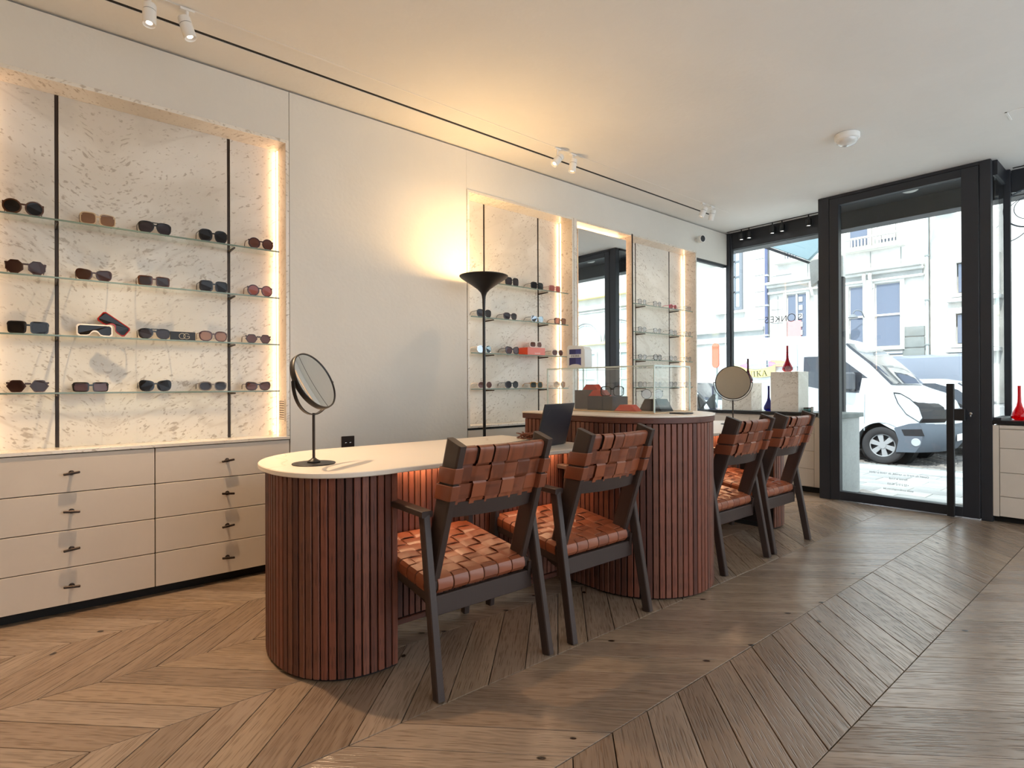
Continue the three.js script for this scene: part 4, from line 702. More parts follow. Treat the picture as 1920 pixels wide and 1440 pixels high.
// ================================================================ GLASS CASE AND WHAT IS IN IT
{
  const x0 = 0.80, x1 = 1.625, z0 = -2.555, z1 = -2.90, y0 = CH + 0.001, y1 = 1.195, e = 0.006;
  const t = thing('glass_case', 'clear glass display case on top of the tall slatted counter', 'display case');
  obj('base_board', cbox(x0 - 0.012, y0, z1 - 0.010, x1 + 0.010, y0 + 0.006, z0 + 0.012, 0.001), std([214, 186, 150], 0.35), t);
  const yb = y0 + 0.006;
  obj('pane', cbox(x0, yb, z0 - e, x1, y1 - e, z0, 0), M.clearPane, t); obj('pane', cbox(x0, yb, z1, x1, y1 - e, z1 + e, 0), M.clearPane, t);
  obj('pane', cbox(x0, yb, z1 + e, x0 + e, y1 - e, z0 - e, 0), M.clearPane, t); obj('pane', cbox(x1 - e, yb, z1 + e, x1, y1 - e, z0 - e, 0), M.clearPane, t); obj('pane', cbox(x0, y1 - e, z1, x1, y1, z0, 0), M.clearPane, t);
  for (const x of [x0, x1 - e]) for (const z of [z0 - e, z1]) obj('corner_edge', cbox(x - 0.0006, yb, z - 0.0006, x + e + 0.0006, y1 - e, z + e + 0.0006, 0.0005), M.brightEdge, t);
  for (const z of [z0 - e, z1]) obj('top_edge', cbox(x0, y1 - e - 0.001, z - 0.0005, x1, y1 + 0.0008, z + e + 0.0005, 0.0005), M.brightEdge, t);
  for (const x of [x0, x1 - e]) obj('top_edge', cbox(x - 0.0005, y1 - e - 0.001, z1 + e, x + e + 0.0005, y1 + 0.0008, z0 - e, 0.0005), M.brightEdge, t);
  const Y = yb, grey = std([92, 84, 84], 0.7), dark = std([58, 58, 64], 0.6), red = std([196, 66, 44], 0.55);
  const bl = (x, X, h, z, Z, m, label) => { const o = obj('display_block', cbox(x, Y, z, X, Y + h, Z, 0.0015), m, null); tag(o, label, 'display block', 'grey display blocks in the glass case'); return o; };
  bl(0.935, 1.165, 0.118, -2.80, -2.67, grey, 'taller grey-brown display block at the left in the glass case');
  bl(1.105, 1.30, 0.082, -2.745, -2.60, dark, 'lower dark grey display block in front in the glass case');
  const roof = (label, w, h, d, pos, turn, m) => { const g = ext([[-w / 2, 0], [-w * 0.24, h], [w * 0.24, h], [w / 2, 0]], d, 0.001); g.translate(0, 0, -d / 2); const o = obj('spectacle_rest', boxUV(g), m, null); o.position.set(...pos); o.rotation.y = turn; tag(o, label, 'display stand', 'folded spectacle rests in the glass case'); return o; };
  roof('red folded rest on the taller grey block in the glass case', 0.13, 0.035, 0.055, [1.03, Y + 0.119, -2.735], 0, red);
  roof('red folded rest on the dark grey block in the glass case', 0.13, 0.036, 0.06, [1.15, Y + 0.083, -2.665], 0.2, red);
  roof('red folded rest on the base of the glass case, right of the blocks', 0.15, 0.036, 0.06, [1.395, Y + 0.0005, -2.625], 0.1, red);
  roof('black folded rest by the right pane of the glass case', 0.17, 0.068, 0.10, [1.50, Y + 0.0005, -2.745], -0.1, std([40, 40, 44], 0.5));
  spectacles({ sun: false, kind: 'square', h: 0.022, t: 0.0035, frame: C.black, lens: C.Lclear, w: 0.138 }, 'black spectacles on the dark grey block in the glass case', [1.255, Y + 0.083, -2.655], 'spectacles in the glass case', -0.9);
  spectacles({ sun: false, kind: 'round', h: 0.022, t: 0.0016, wire: 1, frame: C.wire, lens: C.Lclear, w: 0.134 }, 'thin wire spectacles on the black rest in the glass case', [1.485, Y + 0.069, -2.735], 'spectacles in the glass case', -0.5);
  const cl = obj('lens_cloth', cbox(1.66, CH + 0.0005, -2.73, 1.75, CH + 0.007, -2.64, 0.001), M.black, null); tag(cl, 'small flat black card on the counter right of the glass case', 'card');
  // lens-wipe dispenser standing on the case
  const d = thing('wipe_dispenser', 'white dispenser box with a blue shield sign on top of the glass case', 'dispenser', [0.955, y1 + 0.0012, -2.66]);
  const prof = [[-0.062, 0], [0.062, 0], [0.066, 0.02], [0.064, 0.118], [0.050, 0.137], [0.018, 0.138], [0.014, 0.144], [-0.055, 0.146], [-0.066, 0.132], [-0.064, 0.06]];
  const body = ext(prof, 0.10, 0.004, [], 2); body.translate(0, 0, -0.10); obj('body', toCreasedNormals(body, 0.6), std([232, 232, 228], 0.45), d);
  const sh = printed(256, 320, (x, w, h) => { x.fillStyle = 'rgb(46,48,108)'; x.fillRect(0, 0, w, h); x.fillStyle = 'rgb(70,76,140)'; x.fillRect(w * 0.55, 0, w * 0.45, h); x.fillStyle = 'rgb(222,224,230)'; x.fillRect(0, h * 0.30, w, h * 0.21); x.fillStyle = 'rgb(28,28,60)'; x.font = 'bold 62px serif'; x.textAlign = 'center'; x.fillText('ZEISS', w / 2, h * 0.475); x.fillStyle = 'rgb(232,232,228)'; x.beginPath(); x.ellipse(w / 2, h + 10, w * 0.52, h * 0.14, 0, 0, 7); x.fill(); }, { roughness: 0.35 });
  const pl = new THREE.PlaneGeometry(0.085, 0.106); pl.translate(-0.004, 0.068, 0.0008); obj('sign', pl, sh, d); d.rotation.y = 0.25;
}

// ================================================================ WINDOW DISPLAY AND SMALL THINGS
{
  const W = 0.8035;
  const vase = (label, pos, k, col, g) => { const t = thing('glass_vase', label, 'vase', pos, 0, g); const p = [[0, 0], [0.030, 0.0], [0.047, 0.012], [0.052, 0.028], [0.048, 0.048], [0.034, 0.078], [0.020, 0.108], [0.0125, 0.140], [0.0105, 0.20], [0.0108, 0.262], [0.0112, 0.268], [0.0085, 0.268], [0.008, 0.20], [0.0095, 0.14], [0.016, 0.108], [0.029, 0.078], [0.042, 0.048], [0.045, 0.028], [0.040, 0.016], [0, 0.012]].map(([r, y]) => [r * k, y * k]); obj('bottle', lathe(p, 40), phys(col, 0.04, { transmission: 0.82, thickness: 0, ior: 1.45 }), t); return t; };
  const plinth = (label, x, z, w, d, h) => { const o = stone('plinth', cbox(x, W, z - d, x + w, W + h, z, 0.002), null, x * 3, 0.4); tag(o, label, 'plinth', 'marble plinths in the left window'); return o; };
  plinth('marble plinth with the red vase, right one in the left window', 0.640, -5.985, 0.285, 0.245, 0.415);
  plinth('lower marble plinth behind the round mirror in the left window', 0.085, -5.985, 0.345, 0.245, 0.30);
  vase('red long-necked glass vase on the right marble plinth in the window', [0.775, W + 0.416, -6.08], 1.02, [196, 8, 60], 'long-necked glass vases');
  vase('dark red long-necked glass vase half hidden behind the round mirror', [0.335, W + 0.301, -6.10], 1.0, [120, 6, 44], 'long-necked glass vases');
  vase('blue long-necked glass vase between the two marble plinths', [0.575, W, -6.08], 1.0, [70, 72, 170], 'long-necked glass vases');
  vase('blue glass vase behind the crossed black stand in the corner window', [-0.115, W, -6.14], 1.0, [78, 86, 170], 'long-necked glass vases');
  vase('red long-necked glass vase on the counter at the right edge', [2.625, 0.8005, -5.965], 1.0, [226, 10, 44], 'long-necked glass vases');
  spectacles({ sun: false, kind: 'round', h: 0.023, t: 0.002, wire: 1, frame: C.wire, lens: C.Lclear, w: 0.138 }, 'round wire spectacles beside the red vase on the right plinth', [0.84, W + 0.416, -6.03], 'spectacles in the left window', -0.7);
  const dk = std([34, 38, 44], 0.35);
  const box = (label, x, X, h, z, Z) => { const g = ext([[x, 0], [X, 0], [X - 0.03, h], [x - 0.02, h]].map(([a, b]) => [a, b]), Z - z, 0.0015); g.translate(0, W, z); const o = obj('display_wedge', boxUV(g), dk, null); tag(o, label, 'display stand', 'dark display wedges in the corner window'); return o; };
  box('dark display wedge left of the crossed stand in the corner window', -0.36, -0.20, 0.135, -6.10, -5.99);
  const t = thing('crossed_stand', 'black crossed-panel display stand in the corner window, before a blue vase', 'display stand', [-0.135, W, -6.03]);
  for (const s of [-1, 1]) { const g = ext([[s * 0.006, 0.075], [s * 0.10, 0.175], [s * 0.105, 0.004], [s * 0.06, 0.004]].sort((a, b) => 0), 0.05, 0.001); g.translate(0, 0, -0.025); obj('panel', boxUV(g), dk, t); }
  const bk = (label, y, h, w, c, dx) => { const o = obj('book', cbox(0.948 + dx, W + y, -6.16, 0.948 + dx + w, W + y + h - 0.0006, -6.04, 0.001), std(c, 0.5), null); tag(o, label, 'book', 'small books stacked beside the right plinth'); };
  bk('green book at the bottom of the small stack by the door frame', 0, 0.018, 0.056, [44, 92, 92], 0); bk('pale green book, middle of the small stack by the door frame', 0.018, 0.016, 0.054, [110, 160, 156], 0.001); bk('dark book on top of the small stack by the door frame', 0.034, 0.012, 0.05, [58, 40, 48], 0.003);
  const wc = obj('place_card', cbox(1.008, W, -6.10, 1.03, W + 0.055, -6.075, 0.001), M.white, null); tag(wc, 'small upright white card beside the stack of books', 'card');
  // leather cord heap on the near desk
  const c = thing('leather_cord', 'heap of coiled brown leather cord beside the laptop on the near desk', 'cord', [0.965, DH, -2.225]);
  const loopy = (k, r, h, s) => { const p = []; for (let i = 0; i < 26; i++) { const a = i * 0.55 + k, q = r * (0.65 + 0.4 * Math.sin(i * 1.7 + k)); p.push([Math.cos(a) * q * 1.5, 0.004 + h * (0.5 + 0.5 * Math.sin(i * 0.9 + k)), Math.sin(a) * q]); } return tube(p, s, 130, 6); };
  obj('coil', [loopy(0, 0.045, 0.030, 0.0032), loopy(2.1, 0.04, 0.034, 0.003)], M.hide[1], c);
}

// ================================================================ ON THE CEILING AND HIGH ON THE WALL
{
  const tr = obj('light_track', cbox(0.435, 2.857, -5.5, 0.447, 2.8598, 2.2, 0.001), M.white, null); tag(tr, 'thin white lighting track along the ceiling above the left wall', 'light track');
  const spot = (label, pos, aim, on, k = 1, col = WARM) => {
    const t = thing('track_spotlight', label, 'spotlight', pos, 0, 'white track spotlights');
    obj('base', cbox(-0.012, -0.012, -0.03, 0.012, 0, 0.03, 0.002), M.white, t);
    obj('stem', cyl(0.0075, 0.046, 14), M.white, t).position.y = -0.050;
    const h = obj('head', lathe([[0, 0.062], [0.018, 0.062], [0.030, 0.056], [0.032, 0.05], [0.032, 0.022], [0.0305, 0.0205], [0.0305, 0.0185], [0.032, 0.017], [0.032, -0.058], [0.029, -0.060], [0.026, -0.050], [0, -0.048]], 32), M.white, t);
    obj('lens', lathe([[0, -0.0492], [0.0255, -0.0492], [0.0255, -0.0485]], 24), on ? glow(new THREE.Color(1, 0.86, 0.7), 3) : M.black, h);
    obj('seam', lathe([[0.0308, 0.0206], [0.0309, 0.0196], [0.0308, 0.0184]], 24), M.black, h);
    const d = V(...aim).sub(V(pos[0], pos[1] - 0.09, pos[2])).normalize(); h.quaternion.setFromUnitVectors(V(0, -1, 0), d); h.position.set(0, -0.088, 0); h.scale.setScalar(0.86);
    if (on) { const s = new THREE.SpotLight(col, K.spot * k, 0, 0.78, 1); s.position.copy(d).multiplyScalar(0.060).add(V(0, -0.088, 0)); s.target.position.copy(V(...aim).sub(V(...pos))); s.castShadow = true; s.shadow.radius = 1.2; s.name = 'spot_light'; t.add(s, s.target); s.target.name = 'aim'; }
    return t;
  };
  const y = 2.857;
  spot('white track spotlight farthest left on the ceiling', [0.441, y, -0.425], [0.85, 0, -0.30], true, 5);
  spot('white track spotlight second from the left, leaning to the wall', [0.441, y, -0.575], [0.75, 0.7, -1.15], true, 0.45);
  spot('white track spotlight, left one of the middle pair above the lamp niche', [0.441, y, -3.02], [0.1, 0.5, -1.0], true, 0.9);
  spot('white track spotlight, right one of the middle pair above the lamp niche', [0.441, y, -3.185], [0.3, 0.8, -2.9], true, 0.25);
  spot('white track spotlight, left one of the pair near the window', [0.441, y, -5.02], [-0.1, 1.4, -4.6], true, 0.15, new THREE.Color(1, 0.85, 0.7));
  spot('white track spotlight, right one of the pair near the window', [0.441, y, -5.18], [-0.1, 1.2, -5.3], true, 0.15, new THREE.Color(1, 0.85, 0.7));
  const wsp = [[0.20, 'first from the wall'], [0.29, 'second from the wall'], [0.555, 'third from the wall'], [0.66, 'fourth from the wall'], [0.935, 'fifth from the wall']];
  for (const [x, w] of wsp) { const t = thing('window_spotlight', `small black spotlight hanging over the left window, ${w}`, 'spotlight', [x, 2.86, -6.228], 0, 'black spotlights over the left window'); obj('stem', cyl(0.006, 0.06, 12), M.black, t).position.y = -0.055; obj('head', lathe([[0, 0.03], [0.026, 0.03], [0.028, 0.026], [0.028, -0.042], [0.024, -0.043], [0.022, -0.036], [0, -0.035]], 24), M.black, t).position.y = -0.075; const l = obj('lens', lathe([[0, -0.0362], [0.0215, -0.0362], [0.0215, -0.0355]], 20), glow(new THREE.Color(1, 0.93, 0.85), 4), t); l.position.y = -0.075; const s = new THREE.SpotLight(new THREE.Color(1, 0.9, 0.78), K.windowSpot, 0, 0.6, 0.6); s.position.set(0, -0.122, 0); s.target.position.set(0, -2, 0.1); s.castShadow = true; s.name = 'spot_light'; s.target.name = 'aim'; t.add(s, s.target); }
  const sd = thing('smoke_detector', 'round white smoke detector on the ceiling before the door', 'smoke detector', [1.925, 2.86, -4.43]);
  const g1 = lathe([[0, 0], [0.074, 0], [0.080, 0.006], [0.080, 0.034], [0.074, 0.042], [0.062, 0.046]], 44); g1.rotateX(Math.PI); obj('body', g1, M.white, sd);
  const g2 = lathe([[0.068, 0.044], [0.064, 0.060], [0.048, 0.074], [0.024, 0.081], [0, 0.082]], 44); g2.rotateX(Math.PI); obj('dome', g2, phys([216, 214, 210], 0.15, { clearcoat: 1 }), sd);
  const sc = thing('security_camera', 'small white security camera with a black face high on the wall near the window', 'camera', [0.0, 2.675, -5.60]);
  const arm = cyl(0.012, 0.05, 16); arm.rotateZ(-Math.PI / 2); obj('mount', arm, M.white, sc);
  const bd = lathe([[0, -0.045], [0.030, -0.042], [0.037, -0.03], [0.037, 0.036], [0.033, 0.044], [0, 0.045]], 32); bd.rotateX(Math.PI / 2); bd.scale(0.9, 1.12, 1); const b = obj('body', bd, M.white, sc); b.position.set(0.068, 0, 0); b.rotation.set(0.25, 0.95, 0);
  const fc = lathe([[0, 0.0475], [0.024, 0.0475], [0.028, 0.0445]], 28); fc.rotateX(Math.PI / 2); fc.scale(0.9, 1.2, 1); obj('face', fc, M.black, b);
}

// ================================================================ THE STREET
{
  const p = structure('pavement'), rest = [];
  const bedg = cbox(-12, -0.5, -9.75, 16, -0.165, -6.5, 0); obj('bed', bedg, M.granite, p);
  const gs = [0, 1, 2].map((k) => boxUV(cbox(0.003, -0.03, 0.003, 0.497, 0, 0.297, 0.004), 1, k * 0.7, k * 0.4));
  for (let r = 0; r < 11; r++) for (let c = -14; c < 20; c++) { const x = c * 0.5 + (r % 2) * 0.25 - 0.1, z = -6.8 - r * 0.3, y = -0.145 + rr(-0.003, 0.003); if (x > -0.7 && x < 2.6) { const o = obj('paving_slab', gs[Math.floor(rnd() * 3)], M.paving[Math.floor(rnd() * 3)], p); o.position.set(x, y, z); } else { const g = gs[0].clone(); g.translate(x, y, z); rest.push(g); } }
  tag(obj('paving_slab', rest, M.paving[0], p), 'more pale paving slabs along the shopfront', null, null, 'stuff');
  for (let c = -12; c < 16; c++) obj('kerb_stone', cbox(c + 0.004, -0.4, -9.98, c + 0.996, -0.148, -9.80, 0.012), M.granite, p);
  const rd = structure('road'), more = []; obj('bed', cbox(-30, -0.6, -22, 30, -0.30, -9.98, 0), M.granite, rd);
  const cs = [0, 1, 2].map((k) => boxUV(cbox(0.006, -0.05, 0.006, 0.174, 0, 0.124, 0.014), 1, k * 0.3, k * 0.2));
  for (let r = 0; r < 44; r++) for (let c = -20; c < 28; c++) { const x = c * 0.18 + (r % 2) * 0.09, z = -10.13 - r * 0.13, y = -0.268 + rr(-0.006, 0.006); if (x > 0.3 && x < 2.0 && r > 4 && r < 26) { const o = obj('cobble', cs[Math.floor(rnd() * 3)], M.cobble[Math.floor(rnd() * 3)], rd); o.position.set(x, y, z); } else if (x < 3.2) { const g = cs[0].clone(); g.translate(x, y, z); more.push(g); } }
  tag(obj('cobble', more, M.cobble[0], rd), 'cobbles farther along the street', null, null, 'stuff');
}
function rect(x0, x1, y0, y1) { return [[x0, y0], [x1, y0], [x1, y1], [x0, y1]]; }
function shell(prof, zs, recess, capAll = true) {                     // closed side outline carried across the width; nose rounded in plan
  const n = prof.length, pos = [], P = (i, s) => { const [x, y] = prof[i], k = recess(x, y, s); return [x - k[0], y - k[1], -1.0 + s * (1.0 - k[2])]; };
  const tri = (a, b, c) => pos.push(...a, ...b, ...c);
  for (let j = 0; j + 1 < zs.length; j++) for (let i = 0; i < n; i++) { const m = (i + 1) % n, a = P(i, zs[j]), b = P(m, zs[j]), c = P(m, zs[j + 1]), d = P(i, zs[j + 1]); tri(a, b, c); tri(a, c, d); }
  const f = THREE.ShapeUtils.triangulateShape(prof.map((q) => new THREE.Vector2(...q)), []);
  for (const s of [zs[0], zs[zs.length - 1]]) for (const q of f) { const t = q.map((i) => P(i, s)); s > 0 ? tri(...t) : tri(t[0], t[2], t[1]); }
  const g = new THREE.BufferGeometry(); g.setAttribute('position', new THREE.Float32BufferAttribute(pos, 3)); g.computeVertexNormals(); return boxUV(toCreasedNormals(g, 0.55));
}
const ZS = [-1, -0.93, -0.8, -0.6, -0.35, 0, 0.35, 0.6, 0.8, 0.93, 1];
const arcPts = (cx, cy, r, a0, a1, n) => Array.from({ length: n + 1 }, (_, i) => { const a = a0 + ((a1 - a0) * i) / n; return [cx + Math.cos(a) * r, cy + Math.sin(a) * r]; });
function wheel(parent, x, y, z, r, dark) {
  const t = obj('wheel', (() => { const g = lathe([[r * 0.60, -0.10], [r * 0.93, -0.105], [r, -0.07], [r, 0.07], [r * 0.93, 0.105], [r * 0.64, 0.10], [r * 0.60, 0.04]], 44); g.rotateX(Math.PI / 2); return g; })(), std([44, 44, 46], 0.85), parent); t.position.set(x, y, z - 0.10);
  const rimM = std([150, 152, 155], 0.4), back = cyl(r * 0.62, 0.01, 32); back.rotateX(Math.PI / 2); back.translate(0, 0, 0.01); obj('rim_back', back, std([52, 52, 54], 0.7), t);
  const sp = []; for (let k = 0; k < 6; k++) { const g = ext([[-0.030, r * 0.12], [0.030, r * 0.12], [0.044, r * 0.58], [-0.044, r * 0.58]], 0.02, 0.004); g.rotateZ((k * Math.PI) / 3 + 0.2); g.translate(0, 0, 0.055); sp.push(g); }
  const rg = new THREE.TorusGeometry(r * 0.60, r * 0.035, 8, 40); rg.translate(0, 0, 0.07); sp.push(rg); const hb = cyl(r * 0.17, 0.03, 24); hb.rotateX(Math.PI / 2); hb.translate(0, 0, 0.055); sp.push(hb);
  obj('hubcap', sp, rimM, t); return t;
}
function van(label, pos, scl, turn, paint, trim, rear, full) {
  const t = thing('van', label, 'van', pos, turn), G = 0.27;
  const rec = (x, y, s) => { const a = Math.abs(s); return [0.30 * a ** 3 * clamp((x - 0.15) / 0.8), (y > 2.1 ? 0.10 * a ** 4 : 0), 0.10 * clamp((y - 1.15) / 1.1) + (a > 0.9 ? 0 : 0)]; };
  const wx = rear + 0.78, arch = (cx) => arcPts(cx, 0.30, 0.42, Math.PI, 0, 16);
  const prof = [[rear, 0.26], [wx - 0.42, 0.22], ...arch(wx), [wx + 0.42, 0.22], [-0.25, 0.22], ...arch(0.17), [0.62, 0.24], [0.93, 0.25], [1.01, 0.38], [1.035, 0.60], [1.0, 0.88], [0.93, 1.05], [0.76, 1.19], [0.33, 1.335], [-0.05, 1.70], [-0.45, 2.06], [-0.62, 2.19], [-0.92, 2.27], [-1.5, 2.31], [rear + 0.06, 2.33], [rear, 2.22]];
  obj('body', shell(prof, ZS, rec), paint, t);
  const off = (o) => (x, y, s) => { const k = rec(x, y, s); return [k[0] - o, k[1], k[2] - o]; };
  // windscreen: follows the slope a little in front of the body
  const ws = [[0.36, 1.345], [-0.02, 1.705], [-0.43, 2.075], [-0.45, 2.055], [-0.06, 1.68], [0.32, 1.325]].map(([x, y]) => [x + 0.012, y + 0.012]);
  obj('windscreen', shell(ws, ZS.map((s) => s * 0.90), rec), M.darkPane, t);
  for (const s of [1, -1]) {
    const zf = s > 0 ? 0.006 : -2.006, d = s > 0 ? 1 : -1, side = (pts, th, m, nm, b = 0.002) => { const g = ext(pts, th, b); g.translate(0, 0, s > 0 ? 0 : -th); const o = obj(nm, boxUV(g), m, t); o.position.z = s > 0 ? -0.004 : -1.996; return o; };
    const tilt = Math.atan(0.10 / 1.1), w = side([[-1.12, 1.33], [-1.10, 1.86], [-0.52, 1.86], [-0.02, 1.44], [0.05, 1.24], [-0.10, 1.19], [-0.6, 1.22]], 0.012, M.darkPane, 'side_window'); w.position.z = s > 0 ? -0.052 : -1.948; w.rotation.x = (s > 0 ? -1 : 1) * tilt * 0.0; w.position.z += s * 0.012;
    if (s > 0 || full) {
      const grey = std([150, 156, 160], 0.6);
      const gl = [[[-0.10, 0.55], [-0.09, 1.18], [-0.075, 1.18], [-0.085, 0.55]], [[-1.215, 0.3], [-1.215, 2.1], [-1.2, 2.1], [-1.2, 0.3]], [[rear + 0.3, 1.955], [-1.30, 1.955], [-1.30, 1.967], [rear + 0.3, 1.967]], [[rear + 0.25, 1.735], [-1.28, 1.735], [-1.28, 1.747], [rear + 0.25, 1.747]], [[rear + 0.1, 0.62], [-0.28, 0.62], [-0.28, 0.70], [rear + 0.1, 0.70]]];
      gl.forEach((q, i) => { const o = side(q, 0.008, i === 4 ? trim : grey, i === 4 ? 'rubbing_strip' : 'panel_seam', 0.0008); if (i === 1 || i === 2 || i === 3) o.position.z -= s * 0.0; });
      for (const cx of [0.17, wx]) { const g = ext([...arcPts(cx, 0.30, 0.45, Math.PI, 0, 20), ...arcPts(cx, 0.30, 0.40, 0, Math.PI, 20)], 0.02, 0.003); g.translate(0, 0, -0.012); const o = obj('wheel_arch', g, cx > 0 ? paint : trim, t); o.position.z = s > 0 ? 0 : -2.0; }
      for (const cx of [0.17, wx]) { const well = cyl(0.41, 0.30, 24); well.rotateX(Math.PI / 2); const o = obj('wheel_well', well, M.toe, t); o.position.set(cx, 0.30, s > 0 ? -0.56 : -1.74); }
    }
    for (const cx of [0.17, wx]) { const w2 = wheel(t, cx, 0.312, s > 0 ? -0.015 : -1.985, 0.312); if (s < 0) w2.rotation.y = Math.PI; }
  }
  const bump = [[0.50, 0.22], [0.93, 0.235], [1.02, 0.37], [1.05, 0.60], [1.0, 0.72], [0.80, 0.70], [0.46, 0.62], [0.56, 0.42]];
  obj('bumper', shell(bump, ZS, off(0.010)), trim, t);
  const lamp = [[0.47, 1.19], [0.56, 1.03], [0.74, 0.86], [0.99, 0.74], [1.03, 0.80], [0.98, 0.97], [0.80, 1.10], [0.60, 1.18]];
  for (const r of [[0.62, 0.8, 0.93, 1.0], [-1.0, -0.93, -0.8, -0.62]]) obj('headlamp', shell(lamp, r, off(0.016)), phys([176, 186, 194], 0.08, { clearcoat: 1 }), t);
  const seal = lamp.map(([x, y]) => [x + (x - 0.78) * 0.09, y + (y - 0.95) * 0.10]); for (const r of [[0.60, 0.8, 0.93, 1.0], [-1.0, -0.93, -0.8, -0.60]]) obj('headlamp_seal', shell(seal, r, off(0.011)), M.black, t);
  obj('grille', shell([[0.96, 0.76], [1.05, 0.77], [1.03, 0.93], [0.95, 0.93]], [-0.55, -0.3, 0, 0.3, 0.55], off(0.012)), std([70, 72, 76], 0.5), t);
  for (let k = 0; k < 3; k++) obj('grille_bar', shell([[1.03, 0.785 + k * 0.05], [1.068, 0.785 + k * 0.05], [1.06, 0.805 + k * 0.05], [1.02, 0.805 + k * 0.05]], [-0.52, -0.26, 0, 0.26, 0.52], off(0.012)), M.chrome, t);
  const fog = lathe([[0, 0.008], [0.05, 0.006], [0.06, 0.012], [0.066, 0]], 28); fog.rotateX(Math.PI / 2); const fo = obj('fog_lamp', fog, phys([170, 178, 184], 0.2), t); fo.position.set(0.66, 0.40, 0.010);
  const gr = ext([[0.50, 0.50], [0.78, 0.51], [0.74, 0.62], [0.46, 0.60]], 0.006, 0.001); const go = obj('intake', gr, M.black, t); go.position.z = 0.008;
  const mr = obj('door_mirror', merge([cbox(-0.36, 1.24, 0.05, -0.20, 1.56, 0.22, 0.03), cbox(-0.30, 1.22, -0.02, -0.24, 1.30, 0.08, 0.008)]), std([70, 74, 80], 0.5), t);
  if (full) {
    obj('wiper', [bar([0.345, 1.36, -0.25], [0.30, 1.395, -0.95], 0.014, 0.012), bar([0.33, 1.37, -1.1], [0.27, 1.42, -1.75], 0.014, 0.012)], M.black, t);
    const sign = printed(1024, 512, (x, w, h) => {
      x.clearRect(0, 0, w, h); x.lineWidth = 5; x.strokeStyle = 'rgb(96,84,96)';
      const poly = (c, pts) => { x.fillStyle = c; x.beginPath(); pts.forEach(([a, b], i) => (i ? x.lineTo(a, b) : x.moveTo(a, b))); x.closePath(); x.fill(); x.stroke(); };
      poly('rgb(248,240,170)', [[20, 110], [130, 60], [300, 60], [300, 130], [110, 170], [90, 130]]); poly('rgb(250,160,126)', [[1000, 80], [880, 50], [720, 50], [720, 150], [960, 160], [930, 110]]);
      poly('rgb(208,132,196)', [[180, 110], [300, 80], [320, 250], [190, 230]]); poly('rgb(208,132,196)', [[690, 60], [800, 90], [800, 190], [690, 190]]);
      const gd = x.createLinearGradient(190, 0, 820, 0); gd.addColorStop(0, 'rgb(250,236,130)'); gd.addColorStop(0.7, 'rgb(246,232,130)'); gd.addColorStop(1, 'rgb(250,190,120)'); x.fillStyle = gd;
      x.beginPath(); x.moveTo(180, 130); x.quadraticCurveTo(480, 270, 810, 110); x.lineTo(800, 290); x.quadraticCurveTo(480, 390, 190, 270); x.closePath(); x.fill(); x.stroke();
      x.fillStyle = 'rgb(54,54,40)'; x.font = 'bold 138px serif'; x.textAlign = 'center'; x.save(); x.translate(490, 320); x.rotate(-0.06); x.fillText('UIKA', 0, 0); x.restore();
      x.fillStyle = 'rgb(90,98,112)'; x.font = 'bold 40px sans-serif'; x.fillText('Delivery Service', 560, 440);
      x.strokeStyle = 'rgb(120,132,150)'; x.lineWidth = 6; x.beginPath(); x.ellipse(345, 96, 62, 62, 0, 0, 7); x.stroke(); x.beginPath(); x.ellipse(345, 96, 42, 42, 0, 0, 7); x.stroke();
      for (const a of [430, 460, 490]) { x.beginPath(); x.moveTo(a, 36); x.lineTo(a, 156); x.stroke(); } x.beginPath(); x.moveTo(520, 40); x.lineTo(550, 90); x.lineTo(580, 40); x.moveTo(550, 90); x.lineTo(550, 156); x.moveTo(525, 156); x.lineTo(575, 156); x.stroke(); x.strokeRect(604, 56, 28, 100); x.fillStyle = 'rgb(80,90,104)'; x.fillRect(650, 40, 26, 116);
    }, { roughness: 0.5, transparent: true });
    const pl = new THREE.PlaneGeometry(1.16, 0.58); pl.translate(-1.95, 1.58, 0); const o = obj('livery', pl, sign, t); o.position.z = 0.0015; tag(o, 'coloured ribbon emblem with lettering on the side panel');
    const em = ext([[0, 0.03], [0.016, 0], [0, -0.03], [-0.016, 0]], 0.005, 0.0015, [[[0, 0.017], [-0.008, 0], [0, -0.017], [0.008, 0]]]); em.rotateY(Math.PI / 2); em.scale(1, 2, 2); em.translate(1.08, 0.87, -1.0); obj('badge', em, M.chrome, t);
    const nr = cbox(1.045, 0.40, -1.26, 1.056, 0.51, -0.74, 0.002); obj('number_plate', nr, M.white, t);
  }
  t.scale.set(...scl); return t;
}
van('white delivery van parked outside the door, its nose to the right', [0.0, -0.268, -11.0], [1, 1, 1], 0, phys([218, 225, 230], 0.25, { clearcoat: 0.6 }), std([84, 93, 104], 0.6), -2.72, true);
van('grey panel van parked across the street behind the white van', [-3.9 + 1.62, -0.268, -16.75], [0.87, 0.87, 0.775], Math.PI, phys([126, 134, 148], 0.35, { clearcoat: 0.4 }), std([90, 94, 100], 0.6), -3.3, false);
